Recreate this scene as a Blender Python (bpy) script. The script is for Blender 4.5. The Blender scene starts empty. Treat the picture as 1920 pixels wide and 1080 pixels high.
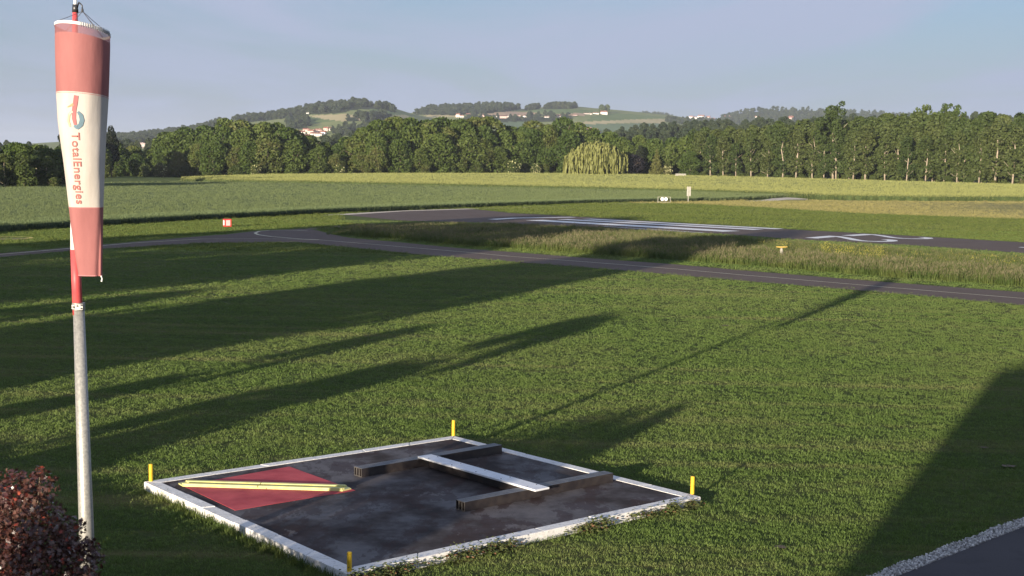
import bpy, math, random
import numpy as np
from mathutils import Matrix, Vector
random.seed(7)
rng = np.random.default_rng(11)
scene = bpy.context.scene
COL = scene.collection
# ------------------------------------------------------------------ camera
FPX, PITCH, ROLL, CAMH = 2507.77, 0.0920678816, 0.0170571530, 7.66769748
F_ = np.array([0, math.cos(PITCH), -math.sin(PITCH)])
U0 = np.array([0, math.sin(PITCH), math.cos(PITCH)])
R0 = np.array([1.0, 0, 0])
R_ = R0*math.cos(ROLL) + U0*math.sin(ROLL)
U_ = -R0*math.sin(ROLL) + U0*math.cos(ROLL)
CAM = np.array([0, 0, CAMH])
cd = bpy.data.cameras.new('camera'); cam = bpy.data.objects.new('camera', cd); COL.objects.link(cam)
cd.sensor_width = 36; cd.lens = 36*FPX/1920; cd.clip_start = .1; cd.clip_end = 30000
cam.matrix_world = Matrix(((R_[0], U_[0], -F_[0], 0), (R_[1], U_[1], -F_[1], 0), (R_[2], U_[2], -F_[2], CAMH), (0, 0, 0, 1)))
scene.camera = cam
# ------------------------------------------------------------------ light
SUN_AZ, SUN_EL = math.radians(244.6), math.radians(6.95)      # maths angle from +X, elevation
sd = np.array([math.cos(SUN_AZ)*math.cos(SUN_EL), math.sin(SUN_AZ)*math.cos(SUN_EL), math.sin(SUN_EL)])
SHU = -np.array([math.cos(SUN_AZ), math.sin(SUN_AZ)])          # the way shadows run
SHN = np.array([-SHU[1], SHU[0]])
TANE = math.tan(SUN_EL)
ld = bpy.data.lights.new('sun', 'SUN'); ld.energy = 5.0; ld.angle = math.radians(.5); ld.color = (1, .86, .69)
lo = bpy.data.objects.new('sun', ld); COL.objects.link(lo)
lo.rotation_euler = Vector((-sd[0], -sd[1], -sd[2])).to_track_quat('-Z', 'Y').to_euler()
w = bpy.data.worlds.new('World'); scene.world = w; w.use_nodes = True
nt = w.node_tree; nt.nodes.clear()
def N(nt, t, **k):
    n = nt.nodes.new(t)
    for a, b in k.items(): setattr(n, a, b)
    return n
out = N(nt, 'ShaderNodeOutputWorld'); bg = N(nt, 'ShaderNodeBackground'); sky = N(nt, 'ShaderNodeTexSky')
sky.sky_type = 'NISHITA'; sky.sun_disc = False; sky.sun_elevation = SUN_EL
sky.sun_rotation = math.radians(90) - SUN_AZ
sky.air_density = 1.0; sky.dust_density = 1.2; sky.ozone_density = 1.5
SKY_STRENGTH = .071
bg.inputs['Strength'].default_value = SKY_STRENGTH
tc = N(nt, 'ShaderNodeTexCoord'); sep = N(nt, 'ShaderNodeSeparateXYZ'); nt.links.new(tc.outputs['Generated'], sep.inputs[0])
mz = N(nt, 'ShaderNodeMath', operation='MAXIMUM'); mz.inputs[1].default_value = .0; nt.links.new(sep.outputs['Z'], mz.inputs[0])
az_ = N(nt, 'ShaderNodeMath', operation='ADD'); az_.inputs[1].default_value = .035; nt.links.new(mz.outputs[0], az_.inputs[0])
dx = N(nt, 'ShaderNodeMath', operation='DIVIDE'); dy = N(nt, 'ShaderNodeMath', operation='DIVIDE')
for a, s in ((dx, 'X'), (dy, 'Y')): nt.links.new(sep.outputs[s], a.inputs[0]); nt.links.new(az_.outputs[0], a.inputs[1])
cb = N(nt, 'ShaderNodeCombineXYZ'); nt.links.new(dx.outputs[0], cb.inputs[0]); nt.links.new(dy.outputs[0], cb.inputs[1])
mp = N(nt, 'ShaderNodeMapping'); mp.inputs['Scale'].default_value = (.55, .20, 1); mp.inputs['Rotation'].default_value = (0, 0, .25)
mp.inputs['Location'].default_value = (3.1, .7, 0)
nt.links.new(cb.outputs[0], mp.inputs[0])
nz = N(nt, 'ShaderNodeTexNoise'); nz.inputs['Scale'].default_value = 1.0; nz.inputs['Detail'].default_value = 7; nz.inputs['Roughness'].default_value = .55; nz.inputs['Distortion'].default_value = .6
nt.links.new(mp.outputs[0], nz.inputs['Vector'])
cr = N(nt, 'ShaderNodeMapRange'); cr.inputs[1].default_value = .40; cr.inputs[2].default_value = .60; cr.inputs[3].default_value = .2; cr.inputs[4].default_value = 1.0
nt.links.new(nz.outputs[0], cr.inputs[0])
hz = N(nt, 'ShaderNodeMapRange'); hz.inputs[1].default_value = .0; hz.inputs[2].default_value = .16; hz.inputs[3].default_value = .95; hz.inputs[4].default_value = 0
nt.links.new(sep.outputs['Z'], hz.inputs[0])
tint = N(nt, 'ShaderNodeMix', data_type='RGBA', blend_type='MULTIPLY'); tint.inputs[0].default_value = 1; nt.links.new(sky.outputs[0], tint.inputs[6]); tint.inputs[7].default_value = (.58, .76, 1.12, 1)
mc1 = N(nt, 'ShaderNodeMix', data_type='RGBA'); nt.links.new(cr.outputs[0], mc1.inputs[0]); nt.links.new(tint.outputs[2], mc1.inputs[6]); mc1.inputs[7].default_value = (2.72, 3.15, 4.35, 1)
mx = N(nt, 'ShaderNodeMix', data_type='RGBA'); nt.links.new(hz.outputs[0], mx.inputs[0])
nt.links.new(mc1.outputs[2], mx.inputs[6]); mx.inputs[7].default_value = (2.38, 2.80, 3.72, 1)
nt.links.new(mx.outputs[2], bg.inputs['Color']); nt.links.new(bg.outputs[0], out.inputs[0])
scene.view_settings.view_transform = 'Standard'; scene.view_settings.look = 'None'
scene.view_settings.exposure = 1.18; scene.view_settings.gamma = 1; scene.view_settings.use_curve_mapping = False
scene.render.engine = 'CYCLES'
scene.cycles.max_bounces = 6; scene.cycles.transparent_max_bounces = 8; scene.cycles.volume_bounces = 0
HAZE = .7e-4

# ------------------------------------------------------------------ geometry of the place
def ray(px, py): return F_*FPX + R_*(px-960) - U_*(py-540)
def smooth(t): t = np.clip(t, 0, 1); return t*t*(3-2*t)
def zpix(px, py, D):
    d = F_[:, None]*FPX + R_[:, None]*(np.asarray(px, float)-960) - U_[:, None]*(np.asarray(py, float)-540)
    return CAMH + d[2]*D/d[1]
TLX = [-400, 0, 110, 175, 230, 400, 700, 1000, 1200, 1400, 1600, 1920, 2400]
TLD = [300, 305, 318, 500, 560, 560, 560, 600, 600, 565, 525, 480, 440]
TLZ = [0, 0, 0.1, -1.9, -1.7, .75, 1.9, 2.9, 3.2, 3.2, 3.1, 2.7, 2.4]
LAYERS = []
def layer(D, wf, wb, prof):
    px = np.array([p[0] for p in prof], float); py = np.array([p[1] for p in prof], float)
    LAYERS.append((D, wf, wb, px, zpix(px, py, D)))
layer(1500, 700, 900, [(-500, 290), (200, 282), (560, 276), (700, 268), (1000, 266), (1100, 263), (1200, 257), (1300, 250), (1400, 246), (1500, 243), (1600, 238), (1920, 236), (2500, 236)])
layer(3500, 1700, 1500, [(-600, 290), (0, 274), (180, 262), (240, 260), (300, 255), (350, 248), (400, 236), (450, 227), (500, 221), (550, 213), (600, 203), (640, 197), (670, 196), (700, 198), (725, 203), (740, 208), (760, 214), (780, 219), (820, 228), (900, 245), (1000, 270), (2500, 290)])
layer(3900, 1500, 1500, [(-600, 290), (500, 280), (600, 255), (700, 236), (745, 221), (775, 214), (800, 208), (850, 204), (900, 202), (940, 201), (965, 205), (980, 206), (1000, 203.5), (1050, 201), (1080, 202), (1120, 206), (1150, 208.5), (1200, 214), (1250, 220), (1290, 227), (1350, 238), (1500, 262), (2500, 290)])
layer(4700, 1300, 2000, [(-600, 290), (900, 280), (1100, 250), (1200, 235), (1250, 231), (1290, 227), (1340, 225), (1360, 219), (1380, 213), (1430, 208), (1510, 209), (1560, 213), (1640, 214), (1700, 219), (1780, 224), (1920, 222), (2100, 224), (2500, 230)])
layer(5300, 1000, 2000, [(-600, 290), (1000, 270), (1100, 245), (1150, 228), (1180, 218), (1200, 215), (1240, 216), (1265, 223), (1300, 240), (1400, 262), (2500, 290)])
def H(x, y):
    x = np.asarray(x, float); y = np.asarray(y, float)
    yy = np.maximum(y, 60.)
    px = 960 + FPX*x/yy
    Dt = np.interp(px, TLX, TLD); zt = np.interp(px, TLX, TLZ)
    z = zt*smooth((y-.6*Dt)/(.4*Dt))
    fade = 1-smooth((np.abs(x/yy)-.6)/.5)
    for D, wf, wb, lx, lz in LAYERS:
        zc = np.interp(px, lx, lz)
        t = (y-(D-wf))/wf
        s = np.where(y < D, np.sin(np.clip(t, 0, 1)*math.pi/2)**1.15, 1-.6*smooth((y-D)/wb))
        z = np.maximum(z, zc*s*fade*(y > 300))
    return z
def at(px, py, dz=0.):
    """point of the ground (raised by dz) seen in direction px,py"""
    d = ray(px, py); d = d/d[1]
    y = 15.0
    # march
    ys = np.concatenate([np.arange(15, 700, .5), np.arange(700, 9000, 4.)])
    P = CAM[None, :] + d[None, :]*ys[:, None]
    g = P[:, 2] - (H(P[:, 0], P[:, 1]) + dz)
    idx = np.argmax(g < 0)
    if g[idx] >= 0: idx = len(ys)-1
    a, b = ys[max(idx-1, 0)], ys[idx]
    for _ in range(24):
        m = (a+b)/2; p = CAM + d*m
        if p[2]-(H(p[0], p[1])+dz) < 0: b = m
        else: a = m
    return CAM + d*b
def atp(px, py, Y):
    d = ray(px, py); return CAM + d*(Y/d[1])
def G(pts, dz=0.): return [at(x, y, dz) for x, y in pts]

# ------------------------------------------------------------------ helpers
def mesh(name, V, Fc, mats=(), idx=None, smoothf=False):
    me = bpy.data.meshes.new(name)
    V = np.asarray(V, float)
    me.from_pydata([tuple(map(float, v)) for v in V], [], [tuple(int(i) for i in f) for f in Fc])
    for m in mats: me.materials.append(m)
    if idx is not None: me.polygons.foreach_set('material_index', np.asarray(idx, np.int32))
    if smoothf: me.polygons.foreach_set('use_smooth', np.ones(len(me.polygons), bool))
    me.update(); return me
def fastmesh(name, V, Q, mats=(), idx=None):
    """V (n,3) array, Q (m,k) int array; all faces k-gons"""
    me = bpy.data.meshes.new(name); V = np.asarray(V, np.float32); Q = np.asarray(Q, np.int32)
    me.vertices.add(len(V)); me.vertices.foreach_set('co', V.ravel())
    k = Q.shape[1]; me.loops.add(Q.size); me.loops.foreach_set('vertex_index', Q.ravel())
    me.polygons.add(len(Q)); me.polygons.foreach_set('loop_start', np.arange(len(Q), dtype=np.int32)*k)
    me.polygons.foreach_set('loop_total', np.full(len(Q), k, np.int32))
    for m in mats: me.materials.append(m)
    if idx is not None: me.polygons.foreach_set('material_index', np.asarray(idx, np.int32))
    me.update(calc_edges=True); return me
def link(name, me, parent=None, loc=None, rotz=None, kind=None, label=None, cat=None, group=None):
    o = bpy.data.objects.new(name, me); COL.objects.link(o)
    if parent is not None: o.parent = parent
    if loc is not None: o.location = [float(v) for v in loc]
    if rotz is not None: o.rotation_euler = (0, 0, rotz)
    if kind: o['kind'] = kind
    if label: o['label'] = label
    if cat: o['category'] = cat
    if group: o['group'] = group
    return o
def empty(name, loc, label, cat, group=None, rotz=0):
    return link(name, None, None, loc, rotz, None, label, cat, group)
def box(cx, cy, cz, sx, sy, sz, b=0.0):
    x, y, z = sx/2, sy/2, sz/2
    if b <= 0:
        V = [(cx+i*x, cy+j*y, cz+k*z) for k in (-1, 1) for i, j in ((-1, -1), (1, -1), (1, 1), (-1, 1))]
        return V, [(0, 3, 2, 1), (4, 5, 6, 7), (0, 1, 5, 4), (1, 2, 6, 5), (2, 3, 7, 6), (3, 0, 4, 7)]
    V = []
    for k, ins in ((-1, b), (-1, 0), (1, 0), (1, b)):
        zz = cz + k*(z if ins else z-b)
        for i, j in ((-1, -1), (1, -1), (1, 1), (-1, 1)):
            V.append((cx+i*(x-ins), cy+j*(y-ins), zz))
    Fc = [(3, 2, 1, 0), (12, 13, 14, 15)]
    for a in range(3):
        for q in range(4): Fc.append((a*4+q, a*4+(q+1) % 4, a*4+4+(q+1) % 4, a*4+4+q))
    return V, Fc
def tube(path, radii, n=12, cap=True):
    V = []; Fc = []
    path = [np.array(p, float) for p in path]
    for i, p in enumerate(path):
        t = path[min(i+1, len(path)-1)]-path[max(i-1, 0)]; t = t/np.linalg.norm(t)
        a = np.array([1., 0, 0]) if abs(t[0]) < .9 else np.array([0, 1., 0])
        e1 = np.cross(t, a); e1 /= np.linalg.norm(e1); e2 = np.cross(t, e1)
        for k in range(n):
            an = 2*math.pi*k/n; V.append(p + radii[i]*(math.cos(an)*e1+math.sin(an)*e2))
    for i in range(len(path)-1):
        for k in range(n): Fc.append((i*n+k, i*n+(k+1) % n, (i+1)*n+(k+1) % n, (i+1)*n+k))
    if cap: Fc.append(tuple(range(n))[::-1]); Fc.append(tuple((len(path)-1)*n+k for k in range(n)))
    return V, Fc
def join(*parts):
    V = []; Fc = []
    for v, f in parts:
        o = len(V); V += [tuple(q) for q in v]; Fc += [tuple(i+o for i in q) for q in f]
    return V, Fc
def rot(part, a, loc=(0, 0, 0)):
    v, f = part; c, s = math.cos(a), math.sin(a)
    return [(x*c-y*s+loc[0], x*s+y*c+loc[1], z+loc[2]) for x, y, z in v], f
def resample(pts, step):
    P = [np.array(p, float) for p in pts]; o = [P[0]]
    for a, b in zip(P[:-1], P[1:]):
        n = max(1, int(np.linalg.norm(b[:2]-a[:2])/step))
        for i in range(1, n+1): o.append(a+(b-a)*i/n)
    return o
def sheet(name, near, far, z, mat, ncol=None, kind='structure', **k):
    """flat sheet between two polylines given column by column"""
    V = []; Fc = []
    n = len(near)
    for a, b in zip(near, far):
        for p in (a, b): V.append((p[0], p[1], float(H(p[0], p[1]))+z))
    for i in range(n-1): Fc.append((2*i, 2*i+2, 2*i+3, 2*i+1))
    return link(name, mesh(name, V, Fc, [mat]), kind=kind, **k)
def cols(pts, step):
    """resample an image polyline by px"""
    xs = [p[0] for p in pts]; ys = [p[1] for p in pts]
    X = np.arange(xs[0], xs[-1]+.01, step)
    return X, np.interp(X, xs, ys)

# ------------------------------------------------------------------ materials
def mat(name):
    m = bpy.data.materials.new(name); m.use_nodes = True; nt = m.node_tree; nt.nodes.clear()
    o = N(nt, 'ShaderNodeOutputMaterial'); return m, nt, o
def posnode(nt, world=True):
    if world: g = N(nt, 'ShaderNodeNewGeometry'); return g.outputs['Position']
    g = N(nt, 'ShaderNodeTexCoord'); return g.outputs['Object']
def noise(nt, vec, scale, detail=4, rough=.55, stretch=None, rotz=0):
    if stretch:
        mp = N(nt, 'ShaderNodeMapping'); mp.inputs['Scale'].default_value = stretch; mp.inputs['Rotation'].default_value = (0, 0, rotz)
        nt.links.new(vec, mp.inputs[0]); vec = mp.outputs[0]
    n = N(nt, 'ShaderNodeTexNoise'); n.inputs['Scale'].default_value = scale; n.inputs['Detail'].default_value = detail; n.inputs['Roughness'].default_value = rough
    nt.links.new(vec, n.inputs['Vector']); return n.outputs[0]
def ramp(nt, fac, stops):
    r = N(nt, 'ShaderNodeValToRGB'); e = r.color_ramp.elements
    while len(e) < len(stops): e.new(.5)
    for i, (p, c) in enumerate(stops): e[i].position = p; e[i].color = (*c, 1)
    nt.links.new(fac, r.inputs[0]); return r.outputs[0]
def mixc(nt, fac, a, b, mode='MIX'):
    m = N(nt, 'ShaderNodeMix', data_type='RGBA', blend_type=mode)
    for s, v in ((0, fac), (6, a), (7, b)):
        if isinstance(v, (int, float)): m.inputs[s].default_value = v
        elif isinstance(v, tuple): m.inputs[s].default_value = (*v, 1)
        else: nt.links.new(v, m.inputs[s])
    return m.outputs[2]
def rangev(nt, v, a, b, c=0., d=1.):
    r = N(nt, 'ShaderNodeMapRange'); nt.links.new(v, r.inputs[0])
    for i, q in enumerate((a, b, c, d)): r.inputs[i+1].default_value = q
    return r.outputs[0]
def finish(nt, o, col, rough=.9, metal=0., bump=None, bstr=.3, bdist=.02, trans=0., spec=.3):
    p = N(nt, 'ShaderNodeBsdfPrincipled'); p.inputs['Roughness'].default_value = rough if not hasattr(rough, 'links') else .5
    if hasattr(rough, 'links'): nt.links.new(rough, p.inputs['Roughness'])
    p.inputs['Metallic'].default_value = metal; p.inputs['Specular IOR Level'].default_value = spec
    if isinstance(col, tuple): p.inputs['Base Color'].default_value = (*col, 1)
    else: nt.links.new(col, p.inputs['Base Color'])
    if bump is not None:
        b = N(nt, 'ShaderNodeBump'); b.inputs['Strength'].default_value = bstr; b.inputs['Distance'].default_value = bdist
        nt.links.new(bump, b.inputs['Height']); nt.links.new(b.outputs[0], p.inputs['Normal'])
    s = p.outputs[0]
    if trans > 0:
        t = N(nt, 'ShaderNodeBsdfTranslucent')
        if isinstance(col, tuple): t.inputs[0].default_value = (*col, 1)
        else: nt.links.new(col, t.inputs[0])
        ms = N(nt, 'ShaderNodeMixShader'); ms.inputs[0].default_value = trans
        nt.links.new(p.outputs[0], ms.inputs[1]); nt.links.new(t.outputs[0], ms.inputs[2]); s = ms.outputs[0]
    nt.links.new(s, o.inputs[0]); return p
def simple(name, a, b=None, scale=3, rough=.8, metal=0., bstr=.2, bdist=.01, world=False, trans=0., spec=.3, detail=5, lo=.35, hi=.65):
    m, nt, o = mat(name); v = posnode(nt, world); n = noise(nt, v, scale, detail)
    c = a if b is None else ramp(nt, n, [(lo, a), (hi, b)])
    finish(nt, o, c, rough, metal, n, bstr, bdist, trans, spec); return m

def lawn_color(nt, v, ca, cb_, cy):
    n1 = noise(nt, v, .07, 5, .6); n2 = noise(nt, v, .9, 4, .6)
    n3 = noise(nt, v, .5, 6, .7, (.06, 1.3, 1), math.radians(44)); n5 = noise(nt, v, .22, 5, .75)
    n4 = noise(nt, v, 5.0, 3, .6)
    c = ramp(nt, n2, [(.3, ca), (.7, cb_)])
    c = mixc(nt, rangev(nt, n1, .45, .70, 0, .35), c, cy)
    c = mixc(nt, rangev(nt, n3, .50, .66, 0, .8), c, cy)
    c = mixc(nt, rangev(nt, n5, .58, .68, 0, .4), c, cy)
    c = mixc(nt, rangev(nt, n5, .32, .42, .45, 0), c, tuple(x*.6 for x in ca))
    c = mixc(nt, rangev(nt, n4, .3, .7, 0, .35), c, tuple(x*.55 for x in ca))
    return c
def m_lawn(name, blade):
    m, nt, o = mat(name); v = posnode(nt)
    ca, cb_, cy = ((.100, .160, .034), (.140, .208, .048), (.26, .25, .10)) if blade else ((.052, .075, .018), (.072, .098, .024), (.17, .15, .06))
    c = lawn_color(nt, v, ca, cb_, cy)
    if blade:
        oi = N(nt, 'ShaderNodeObjectInfo')
        c = mixc(nt, rangev(nt, oi.outputs['Random'], .0, 1, .0, .45), c, tuple(x*1.35 for x in cb_))
        finish(nt, o, c, .6, trans=.28, spec=.25)
    else:
        f1 = noise(nt, v, 22, 4, .7); f2 = noise(nt, v, 2.2, 5, .7)
        b = N(nt, 'ShaderNodeMath', operation='ADD'); nt.links.new(f1, b.inputs[0]); nt.links.new(f2, b.inputs[1])
        finish(nt, o, c, .95, bump=b.outputs[0], bstr=1., bdist=.06, spec=.1)
    return m
M = {}
M['lawn'] = m_lawn('lawn_ground', False); M['blade'] = m_lawn('grass_blade', True)
# airfield grass further off (no separate blades)
def m_farlawn(name, ca, cb_, cy, stretch=(.25, 1.4, 1), rz=0.7, bd=.12):
    m, nt, o = mat(name); v = posnode(nt)
    n1 = noise(nt, v, .05, 6, .65, stretch, rz); n2 = noise(nt, v, .8, 5, .7); n3 = noise(nt, v, .25, 4, .6, (.15, 2.2, 1), rz)
    c = ramp(nt, n1, [(.3, ca), (.68, cb_)])
    c = mixc(nt, rangev(nt, n3, .5, .72, 0, .6), c, cy)
    c = mixc(nt, rangev(nt, n2, .35, .7, 0, .45), c, tuple(x*.6 for x in ca))
    finish(nt, o, c, .95, bump=n2, bstr=.9, bdist=bd, spec=.1); return m
M['farlawn'] = m_farlawn('airfield_grass', (.085, .115, .028), (.115, .148, .038), (.19, .18, .065))
M['mown'] = m_farlawn('dry_mown_grass', (.22, .21, .075), (.29, .26, .10), (.36, .30, .15))
M['crop'] = m_farlawn('cereal_crop', (.115, .148, .062), (.130, .163, .070), (.148, .168, .075), (.1, .5, 1), .5, .08)
M['cropstem'] = simple('cereal_stems', (.030, .048, .018), (.065, .090, .036), 3, world=True, trans=.25, bstr=0)
M['rape'] = m_farlawn('rapeseed_crop', (.235, .250, .082), (.27, .285, .098), (.30, .30, .115), (.2, .9, 1), .2, .4)
M['rapestem'] = simple('rapeseed_stems', (.050, .075, .022), (.085, .115, .032), 1.2, world=True, trans=.2, bstr=0)
M['stem'] = simple('tall_grass_stems', (.075, .115, .026), (.135, .165, .042), .6, world=True, trans=.35, bstr=0)
M['head'] = simple('grass_seed_heads', (.150, .130, .075), (.21, .185, .10), 1.0, world=True, trans=.25, bstr=0)
M['yellow_flower'] = simple('yellow_flowers', (.30, .27, .05), (.36, .33, .07), 3, world=True, trans=.2, bstr=0)
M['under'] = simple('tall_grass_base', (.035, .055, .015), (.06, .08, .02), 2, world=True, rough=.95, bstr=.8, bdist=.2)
def m_asphalt(name, a, b, tint, cracks=True):
    m, nt, o = mat(name); v = posnode(nt)
    n1 = noise(nt, v, .12, 6, .65); n2 = noise(nt, v, 30, 3, .6); n3 = noise(nt, v, .5, 4, .6, (.2, 2.5, 1), math.radians(45))
    c = ramp(nt, n1, [(.3, a), (.7, b)]); c = mixc(nt, rangev(nt, n3, .5, .75, 0, .4), c, tint)
    n6 = noise(nt, v, .9, 7, .75); c = mixc(nt, rangev(nt, n6, .52, .60, 0, .3), c, tuple(x*.62 for x in a))
    c = mixc(nt, rangev(nt, n2, .4, .7, 0, .25), c, tuple(x*1.5 for x in b))
    finish(nt, o, c, .88, bump=n2, bstr=.3, bdist=.004, spec=.12); return m
M['asphalt'] = m_asphalt('asphalt', (.110, .083, .068), (.146, .112, .094), (.165, .128, .104))
M['path'] = m_asphalt('path_asphalt', (.055, .052, .056), (.075, .07, .072), (.085, .08, .08))
M['whitep'] = simple('white_runway_paint', (.76, .75, .70), (.84, .83, .79), 1.3, world=True, rough=.7, bstr=.1)
M['linep'] = simple('taxiway_line_paint', (.52, .46, .30), (.66, .62, .45), 1.3, world=True, rough=.7, bstr=.1)
M['yellowp'] = simple('yellow_ring_paint', (.60, .45, .12), (.72, .55, .2), 1.3, world=True, rough=.7, bstr=.1)
M['sand'] = simple('sandy_track', (.55, .47, .36), (.68, .60, .48), .6, world=True, rough=.95)
M['pad'] = simple('brown_pad', (.10, .075, .055), (.15, .11, .08), .6, world=True, rough=.95)
M['gravel'] = simple('light_gravel', (.25, .24, .23), (.50, .49, .47), 20, world=True, rough=.9)
M['steel'] = simple('galvanised_steel', (.26, .26, .24), (.40, .39, .35), 26, rough=.5, metal=.35, bstr=.06, bdist=.003, spec=.5)
M['mastred'] = simple('red_mast_paint', (.50, .075, .08), (.58, .10, .10), 6, rough=.45, bstr=.05)
M['mastwhite'] = simple('white_mast_paint', (.72, .72, .70), (.82, .82, .80), 6, rough=.45, bstr=.05)
M['darkmetal'] = simple('dark_steel', (.06, .06, .065), (.12, .12, .12), 20, rough=.4, metal=.7)
M['cable'] = simple('steel_cable', (.10, .10, .11), (.16, .16, .17), 30, rough=.5, metal=.5)

# ------------------------------------------------------------------ terrain
def pip(px, py, poly):
    ins = np.zeros(px.shape, bool); n = len(poly)
    for i in range(n):
        x1, y1 = poly[i]; x2, y2 = poly[(i+1) % n]
        c = ((y1 > py) != (y2 > py)) & (px < (x2-x1)*(py-y1)/((y2-y1) if y2 != y1 else 1e-9)+x1)
        ins ^= c
    return ins
def project(P):
    d = P-CAM; z = d@F_
    return 960+FPX*(d@R_)/z, 540-FPX*(d@U_)/z
def m_field(name, a, b, sc=.012):
    m, nt, o = mat(name); v = posnode(nt); n = noise(nt, v, sc, 6, .65); n2 = noise(nt, v, .06, 3, .6, (.2, 2, 1), .6)
    c = ramp(nt, n, [(.3, a), (.7, b)]); c = mixc(nt, rangev(nt, n2, .4, .7, 0, .25), c, tuple(x*.75 for x in a))
    finish(nt, o, c, .95, spec=.05); return m
M['hmeadow'] = m_field('hill_meadow', (.16, .20, .075), (.235, .25, .10))
M['hgreen'] = m_field('hill_green_field', (.12, .17, .06), (.15, .20, .075))
M['htan'] = m_field('hill_straw_field', (.38, .33, .17), (.46, .39, .22))
M['hpink'] = m_field('hill_bare_field', (.36, .26, .17), (.42, .30, .20))
M['hblue'] = m_field('hill_cereal_field', (.12, .17, .09), (.14, .19, .10))
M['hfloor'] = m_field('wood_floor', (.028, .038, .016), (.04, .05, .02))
ang_f = np.radians(np.arange(64, 116.01, .12)); ang_c = np.radians(np.concatenate([np.arange(0, 64, 2.), np.arange(116.5, 360, 2.5)]))
ANG = np.sort(np.concatenate([ang_f, ang_c]))
RAD = np.concatenate([[6, 12, 20], np.arange(30, 280, 12), np.arange(280, 700, 9), np.arange(700, 2000, 30), np.arange(2000, 5600, 24), np.geomspace(5600, 14000, 16)])
aa, rr = np.meshgrid(ANG, RAD); X = rr*np.cos(aa); Y = rr*np.sin(aa); Z = H(X, Y)
fz = (rng.random(X.shape)-.5)
Z = Z + np.where(rr > 900, 2.0*np.sin(X/130+1)*np.cos(Y/170)+1.2*np.sin(X/61)*np.sin(Y/83), 0)*np.clip((rr-900)/800, 0, 1)
nr, na = X.shape
V = np.stack([X, Y, Z], -1).reshape(-1, 3); V = np.vstack([V, [[0, 0, 0]]])
i0 = np.arange(nr-1)[:, None]*na + np.arange(na)[None, :]; j1 = (np.arange(na)+1) % na
Q = np.stack([i0, np.arange(nr-1)[:, None]*na+j1[None, :], np.arange(1, nr)[:, None]*na+j1[None, :], np.arange(1, nr)[:, None]*na+np.arange(na)[None, :]], -1).reshape(-1, 4)
ce = V[Q].mean(1); cpx, cpy = project(np.where(ce[:, 1:2] > 5, ce, [[0, 10, 0]]))
cpx = cpx + 3*np.sin(ce[:, 1]/90); cy_ = ce[:, 1]
idx = np.zeros(len(Q), int)                # 0 near lawn
R2 = np.hypot(ce[:, 0], ce[:, 1])
idx[(R2 > 118)] = 1
idx[(R2 > 650)] = 2
layD = lambda a, b: (cy_ > a) & (cy_ < b)
LB = layD(1900, 3700); LC = layD(2300, 4300)
for sel, poly, k in [
    (LB, [(545, 219), (575, 216), (640, 226), (600, 231), (560, 229)], 3),
    (LB, [(575, 217), (640, 214), (700, 216), (700, 222), (650, 228), (600, 222)], 4),
    (LB, [(728, 217), (765, 215), (765, 223), (728, 226)], 4),
    (LB, [(690, 203), (742, 209), (735, 214), (690, 212)], 3),
    (LB, [(560, 234), (640, 232), (640, 242), (560, 243)], 2),
    (LC, [(903, 212), (940, 208), (1000, 211), (1005, 217), (903, 218)], 5),
    (LC, [(1035, 217), (1080, 211), (1102, 213), (1092, 217), (1040, 220)], 5),
    (LC, [(795, 214), (860, 214), (860, 220), (795, 220)], 4),
    (LC, [(1078, 230), (1140, 224.5), (1180, 224), (1258, 223), (1240, 231), (1180, 230.5), (1090, 233)], 4),
    (LC, [(940, 226), (1012, 226), (1000, 250), (940, 250)], 6),
    (LC, [(980, 206), (1050, 203), (1120, 208), (1100, 212), (1010, 212)], 3),
    (LC, [(1105, 218), (1160, 212), (1250, 220), (1180, 224), (1100, 228)], 3),
    (LC, [(1095, 233), (1240, 231), (1240, 250), (1100, 250)], 6)]:
    idx[sel & pip(cpx, cpy, poly)] = k
WOODS = dict(
    left_hill=(1900, 3800, [(150, 285), (150, 262), (240, 257), (350, 246), (450, 226), (550, 212), (600, 202), (670, 194), (745, 208), (741, 211), (700, 204), (655, 206), (640, 212), (575, 215), (545, 220), (500, 226), (440, 232), (300, 270)], 900),
    left_low=(1900, 3800, [(538, 229), (578, 228), (578, 242), (538, 242)], 70),
    left_mid=(1900, 3800, [(650, 221), (733, 219), (733, 226), (650, 227)], 35),
    left_foot=(1900, 3800, [(620, 246), (680, 238), (770, 232), (770, 250), (640, 256)], 60),
    centre_top=(2300, 4000, [(777, 215), (800, 207), (850, 203), (940, 200), (974, 205), (950, 209), (900, 214), (850, 216)], 420),
    centre_clump=(2300, 4000, [(1020, 203), (1050, 200.5), (1082, 202), (1075, 204), (1025, 205)], 60),
    centre_clump_small=(2300, 4000, [(985, 206.5), (1010, 203), (1012, 205), (990, 207.5)], 20),
    village_trees=(2300, 4000, [(860, 221), (1020, 218), (1075, 222), (1060, 229), (880, 228)], 45),
    far_small=(4200, 5400, [(1170, 224), (1200, 214), (1245, 216), (1266, 224), (1240, 228), (1200, 226)], 130),
    right_hill=(3300, 4900, [(1255, 245), (1250, 230), (1340, 225), (1380, 212), (1430, 207), (1510, 207), (1560, 212), (1640, 213), (1700, 218), (1780, 223), (1925, 221), (1990, 224), (1990, 245)], 1100),
    mid_right=(700, 1600, [(1130, 275), (1135, 262), (1250, 253), (1400, 245), (1600, 237), (1990, 235), (1990, 262), (1500, 270)], 420),
    mid_left=(700, 1600, [(-20, 292), (560, 277), (700, 270), (1090, 264), (1090, 275), (560, 290), (-20, 300)], 170))
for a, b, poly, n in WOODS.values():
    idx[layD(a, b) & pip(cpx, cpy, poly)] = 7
idx[(cy_ < 900) & (R2 > 650)] = 7
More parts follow.
